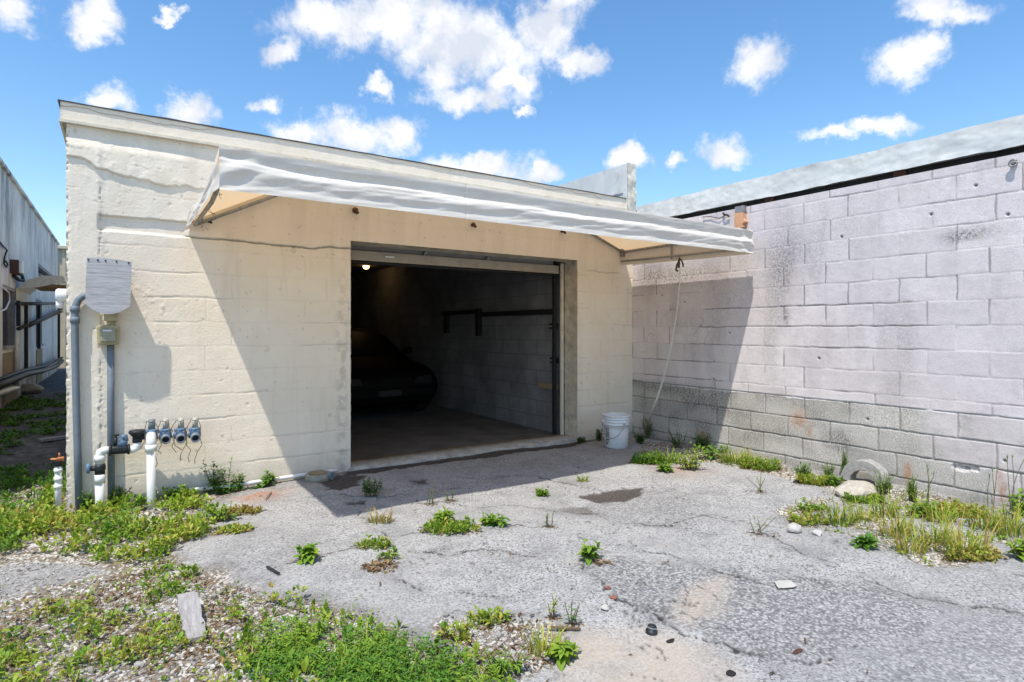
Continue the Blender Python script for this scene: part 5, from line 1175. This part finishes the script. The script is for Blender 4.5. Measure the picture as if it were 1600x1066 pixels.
weeds = [
 ('bush', 579, 776, .17, .20, 'bushy dark green weed between the dark puddle stain and the door sill', CR, .18),
 ('grass', 595, 818, .10, .20, 'dry yellow grass tuft on the sunlit asphalt below the bushy dark weed', CR, .84),
 ('twig', 672, 790, .20, .14, 'thin straggly weed in the shaded crack, left one of the shaded pair', CR, .25),
 ('twig', 703, 785, .10, .12, 'small straggly weed in the shaded crack, right one of the shaded pair', CR, .25),
 ('mat', 705, 829, .06, .38, 'wide low weed mat in the middle of the asphalt', CR, .50),
 ('broad', 772, 822, .06, .20, 'green leafy end of the middle weed mat', CR, .40),
 ('broad', 690, 820, .09, .18, 'taller leafy shoots rising from the left end of the middle weed mat', CR, .48),
 ('mat', 583, 853, .06, .22, 'low weed mat above the heap of brown dead leaves', CR, .48),
 ('mat', 606, 872, .07, .12, 'small green weed cushion right beside the heap of brown dead leaves', CR, .42),
 ('broad', 481, 877, .09, .11, 'small leafy weed on the long crack left of center', CR, .42),
 ('bush', 848, 774, .06, .12, 'small green tuft where the awning shadow ends, left of the black stain', CR, .42),
 ('grass', 910, 752, .055, .11, 'small green tuft above the black stain near the bucket', CR, .52),
 ('twig', 858, 825, .12, .11, 'dark twiggy weed on the crack right of the middle weed mat', CR, .25),
 ('broad', 922, 876, .11, .12, 'bright green seedling at the upper tip of the coarse patch', CR, .42),
 ('twig', 897, 980, .17, .10, 'wilted thin weed beside the gravel pocket', CR, .3),
 ('twig', 865, 968, .12, .06, 'dry upright twig weed at the top of the gravel pocket', CR, .6),
 ('mat', 712, 1000, .09, .15, 'brown green weed cushion at the left side of the gravel pocket', CR, .62),
 ('mat', 760, 972, .07, .20, 'weed mat along the upper rim of the gravel pocket', CR, .58),
 ('grass', 852, 1020, .11, .18, 'grass tuft at the right side of the gravel pocket', CR, .55),
 ('broad', 880, 1030, .07, .10, 'small broad leaved weed at the right rim of the gravel pocket', CR, .5),
 ('fern', 790, 1050, .10, .22, 'pale feathery weed at the lower rim of the gravel pocket', CR, .40),
 ('twig', 1183, 768, .20, .24, 'straggly brown twig weed standing alone on the right asphalt', CR, .5),
 ('twig', 1190, 838, .16, .22, 'straggly twig weed left of the white stone chunk', CR, .38),
 ('mat', 1270, 795, .05, .2, 'low leafy weed above the white stone chunk', CR, .42),
 ('broad', 1352, 858, .08, .09, 'lone dark green seedling at the lower edge of the right hand grass', CR, .25),
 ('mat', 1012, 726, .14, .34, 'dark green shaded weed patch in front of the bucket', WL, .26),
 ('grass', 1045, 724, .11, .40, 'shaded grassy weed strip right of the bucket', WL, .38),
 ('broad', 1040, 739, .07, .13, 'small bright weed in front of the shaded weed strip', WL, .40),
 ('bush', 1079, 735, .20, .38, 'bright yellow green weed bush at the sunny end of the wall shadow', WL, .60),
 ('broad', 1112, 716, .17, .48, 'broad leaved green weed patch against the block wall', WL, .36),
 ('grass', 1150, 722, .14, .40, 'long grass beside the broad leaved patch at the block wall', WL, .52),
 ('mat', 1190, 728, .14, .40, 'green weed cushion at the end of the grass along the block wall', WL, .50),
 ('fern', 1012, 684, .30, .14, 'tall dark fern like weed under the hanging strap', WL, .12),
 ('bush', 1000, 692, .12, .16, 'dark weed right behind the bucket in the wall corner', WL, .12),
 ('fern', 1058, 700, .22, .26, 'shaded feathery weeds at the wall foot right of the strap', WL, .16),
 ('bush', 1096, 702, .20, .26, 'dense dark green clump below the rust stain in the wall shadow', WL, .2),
 ('bush', 1256, 749, .16, .16, 'leafy weed at the wall foot, first right of the grey bare stretch', WL, .34),
 ('mat', 1272, 754, .10, .3, 'yellow green weed mat at the wall foot left of the concrete ring', WL, .64),
 ('fern', 1294, 748, .19, .16, 'feathery upright weed left of the concrete ring', WL, .34),
 ('fern', 1328, 742, .24, .07, 'thin tall weed standing against the concrete ring', WL, .34),
 ('bush', 1304, 756, .10, .16, 'green leafy bush just left of the tan boulder', WL, .36),
 ('fern', 1382, 772, .19, .20, 'dense feathery weed just right of the concrete ring', WL, .36),
 ('mat', 1350, 784, .06, .3, 'low weed mat in front of the tan boulder', WL, .45),
 ('fern', 1425, 784, .22, .10, 'fern like weed standing under the rust streak', WL, .42),
 ('stalk', 1448, 796, .30, .08, 'tall seed stalk against the middle of the lower block wall', WL, .35),
 ('broad', 1440, 808, .11, .26, 'bright broad leaved weeds at the wall foot below the seed stalk', WL, .40),
 ('mat', 1500, 805, .10, .36, 'yellow weed mat along the wall foot right of the broad leaved weeds', WL, .70),
 ('stalk', 1551, 812, .34, .06, 'tall grass stalk with a forked head near the right edge', WL, .35),
 ('stalk', 1584, 815, .48, .05, 'tallest thin grass stalk at the right edge', WL, .4),
 ('broad', 1590, 806, .16, .18, 'tall leafy weed at the right edge of the photo', WL, .42),
 ('grass', 1312, 818, .15, .24, 'green grass tuft beside the white stone chunk', RG, .50),
 ('mat', 1262, 818, .08, .26, 'brownish weed mat right behind the white stone chunk', RG, .62),
 ('grass', 1382, 806, .17, .22, 'upright green grass tuft in the middle of the strip', RG, .48),
 ('grass', 1345, 812, .10, .2, 'short grass between two taller tufts of the strip', RG, .58),
 ('grass', 1402, 838, .18, .26, 'yellowish leaning grass tuft at the strip center', RG, .66),
 ('grass', 1424, 862, .14, .24, 'thin yellow grass at the lower edge of the strip', RG, .70),
 ('grass', 1462, 850, .14, .24, 'sparse dark grass tuft left of the biggest clump', RG, .42),
 ('grass', 1506, 868, .20, .34, 'biggest bright yellow green grass clump of the strip', RG, .60),
 ('mat', 1520, 874, .07, .30, 'brown dead skirt around the biggest grass clump', RG, .80),
 ('grass', 1540, 828, .16, .26, 'grass tuft behind the biggest clump', RG, .56),
 ('grass', 1585, 838, .20, .30, 'bright grass tuft reaching the right edge', RG, .58),
 ('grass', 1470, 818, .12, .26, 'short grass below the yellow wall mat', RG, .55),
 ('broad', 1598, 878, .11, .16, 'leafy weed cut by the right edge below the grass strip', RG, .5),
 ('vine', 338, 765, .32, .38, 'climbing dark weed on the garage wall below the valve wires', GW, .24),
 ('bush', 352, 764, .12, .24, 'leafy dark weed at the foot of the climbing weed', GW, .30),
 ('bush', 366, 756, .15, .14, 'upright weed just right of the climbing weed', GW, .28),
 ('vine', 400, 754, .08, .12, 'small trailing weed on the white ground pipe', GW, .28),
 ('broad', 417, 753, .13, .08, 'upright leafy weed at the end of the garage wall weeds', GW, .34),
 ('broad', 274, 780, .13, .20, 'bright round leaved weed right of the white outlet pipe', GW, .40),
 ('bush', 140, 778, .16, .16, 'dark weed between the curved conduit and the white riser', GW, .28),
 ('bush', 186, 776, .17, .20, 'leafy weed right of the white riser pipe', GW, .36),
 ('bush', 908, 690, .08, .10, 'small dark weed at the right foot of the door jamb', GW, .12),
 ('bush', 936, 687, .15, .09, 'dark weed pressed between garage wall and bucket', GW, .12),
 ('bush', 350, 812, .12, .30, 'upright leafy weeds on the asphalt edge below the climbing weed', GW, .46),
 ('mat', 378, 800, .03, .30, 'brown weed strip trailing along the asphalt edge', GW, .92),
 ('mat', 365, 828, .04, .26, 'half dead weed mat on the asphalt left of center', GW, .66),
]
names = {'bush': 'bushy_weed', 'grass': 'grass_tuft', 'twig': 'twiggy_weed', 'mat': 'weed_mat', 'broad': 'broadleaf_weed', 'fern': 'feathery_weed', 'stalk': 'seed_stalk', 'vine': 'climbing_weed'}
for i, (k, px, py, h, w, lab, grp, t) in enumerate(weeds): weed(names[k], k, px, py, h, w, lab, 'weed' if k != 'grass' else 'grass', grp, t, i + 1, dens=.6 if k == 'twig' else (1.7 if grp == WL else 1.0))
# heap of dead leaves
def litter_heap(px, py, w, dp, n, label, seed):
    rr = np.random.default_rng(seed); x, y = G(px, py); a = rr.uniform(0, 6.3, n); q = np.sqrt(rr.uniform(0, 1, n))
    xy = np.array([x, y]) + np.array(RGT) * (np.cos(a) * q * w / 2)[:, None] + np.array(FWD) * (np.sin(a) * q * dp / 2)[:, None]
    p = ground_pts(xy); p[:, 2] += rr.uniform(.002, .02, n) * (1 - q); az = rr.uniform(0, 6.3, n)
    o = Plant().add(leaves(p, np.stack([np.cos(az), np.sin(az), rr.uniform(-.2, .5, n)], 1), rr.uniform(.02, .06, n), rr.uniform(.006, .018, n), rr.uniform(0, 1, n))).obj('leaf_heap', M['litter'], loc=(x, y, float(gz(x, y))))
    tag(o, label, 'dead leaves')
litter_heap(594, 886, .20, .18, 160, 'heap of brown dead leaves on the asphalt left of center', 3)
litter_heap(940, 882, .10, .06, 30, 'small scatter of brown leaves beside the bright seedling', 4)

# ground cover nobody could count
def scatter_in(Pg, n, rr, fn=None):
    xs = [p[0] for p in Pg]; ys = [p[1] for p in Pg]
    x = rr.uniform(max(min(xs), -2.2), min(max(xs), 5.5), n * 6); y = rr.uniform(max(min(ys), .6), min(max(ys), 7.2), n * 6)
    k = poly_sd(x + (fbm(x, y, 7, 3, 71) - .5) * .12, y + (fbm(x, y, 7, 3, 72) - .5) * .12, Pg) < 0
    # keep to what the yard camera region needs
    k &= ~((x > -.36) & (y > 5.40)) & (y < 7.3)
    if fn is not None: k &= rr.uniform(0, 1, len(x)) < fn(x, y)
    x = x[k]; y = y[k]; r = np.hypot(x, y)
    return np.stack([x, y], 1)[:n]
rr = np.random.default_rng(31)
COVER = gp([(-300, 690), (95, 690), (110, 780), (215, 768), (300, 776), (345, 806), (330, 836), (270, 850), (268, 880), (300, 895), (240, 900), (200, 880), (100, 868), (40, 872), (-60, 885), (-300, 900)])
def dens_cover(x, y): return sst(.40, .64, fbm(x, y, 4.8, 5, 81)) + .04
p = ground_pts(scatter_in(COVER, 4400, rr, dens_cover)); p[:, 2] += rr.uniform(0, 1, len(p)) ** 1.8 * .085
t = np.clip(.50 + (fbm(p[:, 0], p[:, 1], 3, 3, 83) - .5) * .6 + rr.normal(0, .10, len(p)), 0, .85); t = np.where(p[:, 1] > 6.0, t * .55, t)  # leaves farther back get the left building's shade as darker tint
pl = Plant().add(rosette(p, rr.uniform(.4, 1.25, len(p)), 5, rr, .042, .020, t, .8))
o = pl.obj('ground_cover', M['leaf'], loc=(-.3, 4.6, 0)); tag(o, 'bright leafy ground cover spreading before the white pipes', 'ground cover', kind='stuff')
LOW = gp([(-300, 900), (40, 930), (160, 900), (270, 885), (300, 895), (380, 915), (440, 935), (520, 942), (500, 980), (420, 1010), (400, 1066), (380, 1300), (-300, 1300)])
def dens_low(x, y): return sst(.46, .66, fbm(x, y, 5.2, 5, 85)) + .07
p = ground_pts(scatter_in(LOW, 2100, rr, dens_low)); p[:, 2] += rr.uniform(0, 1, len(p)) ** 1.6 * .05
t = np.clip(.52 + (fbm(p[:, 0], p[:, 1], 3, 3, 86) - .5) * .7 + rr.normal(0, .13, len(p)), 0, .98)
pl = Plant().add(rosette(p, rr.uniform(.4, 1.2, len(p)), 5, rr, .034, .015, t, .8))
m = 1500; q = ground_pts(scatter_in(LOW, m, rr, dens_low)); pl.add(blades(q, rr.uniform(0, 6.3, len(q)), rr.uniform(.03, .10, len(q)), rr.uniform(.002, .005, len(q)), rr.uniform(.4, 2.0, len(q)), np.clip(rr.normal(.68, .16, len(q)), 0, 1)))
o = pl.obj('ground_cover', M['leaf'], loc=(.2, 2.9, 0)); tag(o, 'sparse yellowing weeds scattered over the gravel at bottom left', 'ground cover', kind='stuff')
FINE = gp([(395, 985), (440, 975), (480, 945), (540, 955), (600, 975), (650, 1000), (720, 1022), (800, 1062), (840, 1300), (330, 1300), (380, 1060), (372, 1010)])
q = scatter_in(FINE, 1750, rr, lambda x, y: (.06 + sst(.38, .62, fbm(x, y, 5, 4, 87))) * sst(.02, -.22, poly_sd(x, y, FINE)) + .05); p = ground_pts(q); n = len(p); pl = Plant()
ln = rr.uniform(.035, .11, n) * (.6 + .7 * fbm(p[:, 0], p[:, 1], 6, 2, 95)); az = rr.uniform(0, 6.3, n); el = rr.uniform(.3, 1.3, n); d = np.stack([np.cos(az) * np.cos(el), np.sin(az) * np.cos(el), np.sin(el)], 1)
for k in range(7):
    b0 = p + d * (ln * (k + 1) / 7)[:, None]; a2 = az + (1.3 if k % 2 else -1.3) + rr.normal(0, .3, n)
    dd = np.stack([np.cos(a2), np.sin(a2), rr.uniform(.0, .6, n)], 1); pl.add(leaves(b0, dd, rr.uniform(.018, .034, n), rr.uniform(.006, .010, n), np.clip(.37 + (fbm(p[:, 0], p[:, 1], 5, 2, 96) - .5) * .45 + rr.normal(0, .08, n), 0, 1)))
pl.add(blades(p, az, ln, np.full(n, .002), 1.2 - el * .6, np.full(n, .35)))
q = ground_pts(scatter_in(FINE, 260, rr)); pl.add(rosette(q, rr.uniform(.5, 1.3, len(q)), 6, rr, .05, .018, np.clip(rr.normal(.5, .1, len(q)), 0, .9), .8))
m = 110; q = ground_pts(scatter_in(FINE, m, rr)); m = len(q); pl.add(blades(q, rr.uniform(0, 6.3, m), rr.uniform(.05, .13, m), rr.uniform(.005, .009, m), rr.uniform(.4, 1.5, m), np.clip(rr.normal(.5, .1, m), 0, 1)))
o = pl.obj('ground_cover', M['leaf'], loc=(.7, 2.4, 0)); tag(o, 'dense deep green feathery ground cover at the bottom of the yard', 'ground cover', kind='stuff')
# dead leaves and twigs between the weeds
pl = Plant()
for Pg, n, dn in ((COVER, 2600, None), (LOW, 4600, None), (FINE, 1100, None), (POCK, 260, None), (STRIP, 900, None), (WALLSTRIP, 350, None), ([(.6, .9), (5.3, .9), (5.3, 5.2), (.6, 5.2)], 170, None)):
    q = ground_pts(scatter_in(Pg, n, rr, lambda x, y: sst(.36, .6, fbm(x, y, 4.5, 3, 88)))); m = len(q); q[:, 2] += rr.uniform(.001, .012, m); az = rr.uniform(0, 6.3, m)
    pl.add(leaves(q, np.stack([np.cos(az), np.sin(az), rr.uniform(-.15, .4, m)], 1), rr.uniform(.015, .055, m), rr.uniform(.003, .013, m), np.clip(rr.normal(.5, .3, m), 0, 1)))
o = pl.obj('dry_litter', M['litter'], loc=(.5, 3, 0)); tag(o, 'brown dead leaves and stalks scattered between the weeds', 'litter', kind='stuff')
# sparse low growth of the right hand strip
pl = Plant(); q = ground_pts(scatter_in(STRIP, 260, rr, lambda x, y: sst(.40, .55, fbm(x, y, 4, 3, 89)))); m = len(q)
pl.add(rosette(q, rr.uniform(.5, 1.1, m), 5, rr, .034, .014, np.clip(rr.normal(.52, .12, m), 0, 1), .7)); q = ground_pts(scatter_in(STRIP, 320, rr)); m = len(q)
pl.add(blades(q, rr.uniform(0, 6.3, m), rr.uniform(.04, .13, m), rr.uniform(.003, .006, m), rr.uniform(.3, 1.8, m), np.clip(rr.normal(.58, .14, m), 0, 1)))
o = pl.obj('ground_cover', M['leaf'], loc=(4.6, 2.2, 0)); tag(o, 'thin patchy growth between the grass clumps along the block wall', 'ground cover', kind='stuff')
# moss and low growth in the alley
al = gp([(-40, 640), (40, 612), (98, 585), (98, 650), (60, 655), (0, 672)])
q = rr.uniform([-1.6, 8.2], [-.36, 15], (2200, 2)); q = q[(fbm(q[:, 0], q[:, 1], 2.6, 4, 90) > .47 + .10 * (q[:, 1] < 11))]; p = ground_pts(q); m = len(p)
o = Plant().add(rosette(p, rr.uniform(.6, 1.4, m), 5, rr, .06, .028, np.clip(rr.normal(.2, .1, m), 0, .5), .5)).obj('ground_cover', M['leaf'], loc=(-.8, 11, 0)); tag(o, 'low dark mossy weeds on the shaded alley floor', 'ground cover', kind='stuff')
# limestone gravel
import bmesh
bm = bmesh.new(); bmesh.ops.create_icosphere(bm, subdivisions=1, radius=1); IV = np.array([v.co for v in bm.verts]); IF = np.array([[v.index for v in f.verts] for f in bm.faces]); bm.free()
pts = []
for Pg, n, fn in ((COVER, 1800, None), (LOW, 6500, None), (FINE, 700, None), (POCK, 700, None), (STRIP, 700, lambda x, y: sst(.4, .6, fbm(x, y, 4, 3, 92))), (WALLSTRIP, 260, None), (ISLE, 500, None)):
    pts.append(scatter_in(Pg, n, rr, fn))
q = np.concatenate(pts + [rr.uniform([.9, .8], [5.4, 4.6], (420, 2))]); n0 = len(q) - 420; p = ground_pts(q); n = len(p)
sz = rr.lognormal(math.log(.0062), .42, n); sz[n0:] *= .55
shp = rr.uniform(.6, 1.3, (n, 3)) * np.array([1, 1, .6]); jit = 1 + rr.normal(0, .14, (n, len(IV), 1))
ang = rr.uniform(0, 6.3, n); V = IV[None] * jit * (shp * sz[:, None])[:, None]
V = np.stack([V[..., 0] * np.cos(ang)[:, None] - V[..., 1] * np.sin(ang)[:, None], V[..., 0] * np.sin(ang)[:, None] + V[..., 1] * np.cos(ang)[:, None], V[..., 2]], -1) + p[:, None] + np.array([0, 0, .2]) * sz[:, None, None]
F = (IF[None] + (np.arange(n) * len(IV))[:, None, None]).reshape(-1, 3)
o = npobj('gravel', V.reshape(-1, 3), [F], M['gravel'], attrs=dict(tint=np.repeat(np.clip(rr.normal(.5, .28, n), 0, 1), len(IV))), smooth=False, loc=(.5, 3, 0)); tag(o, 'loose pale limestone gravel strewn between the weeds', 'gravel', kind='stuff')
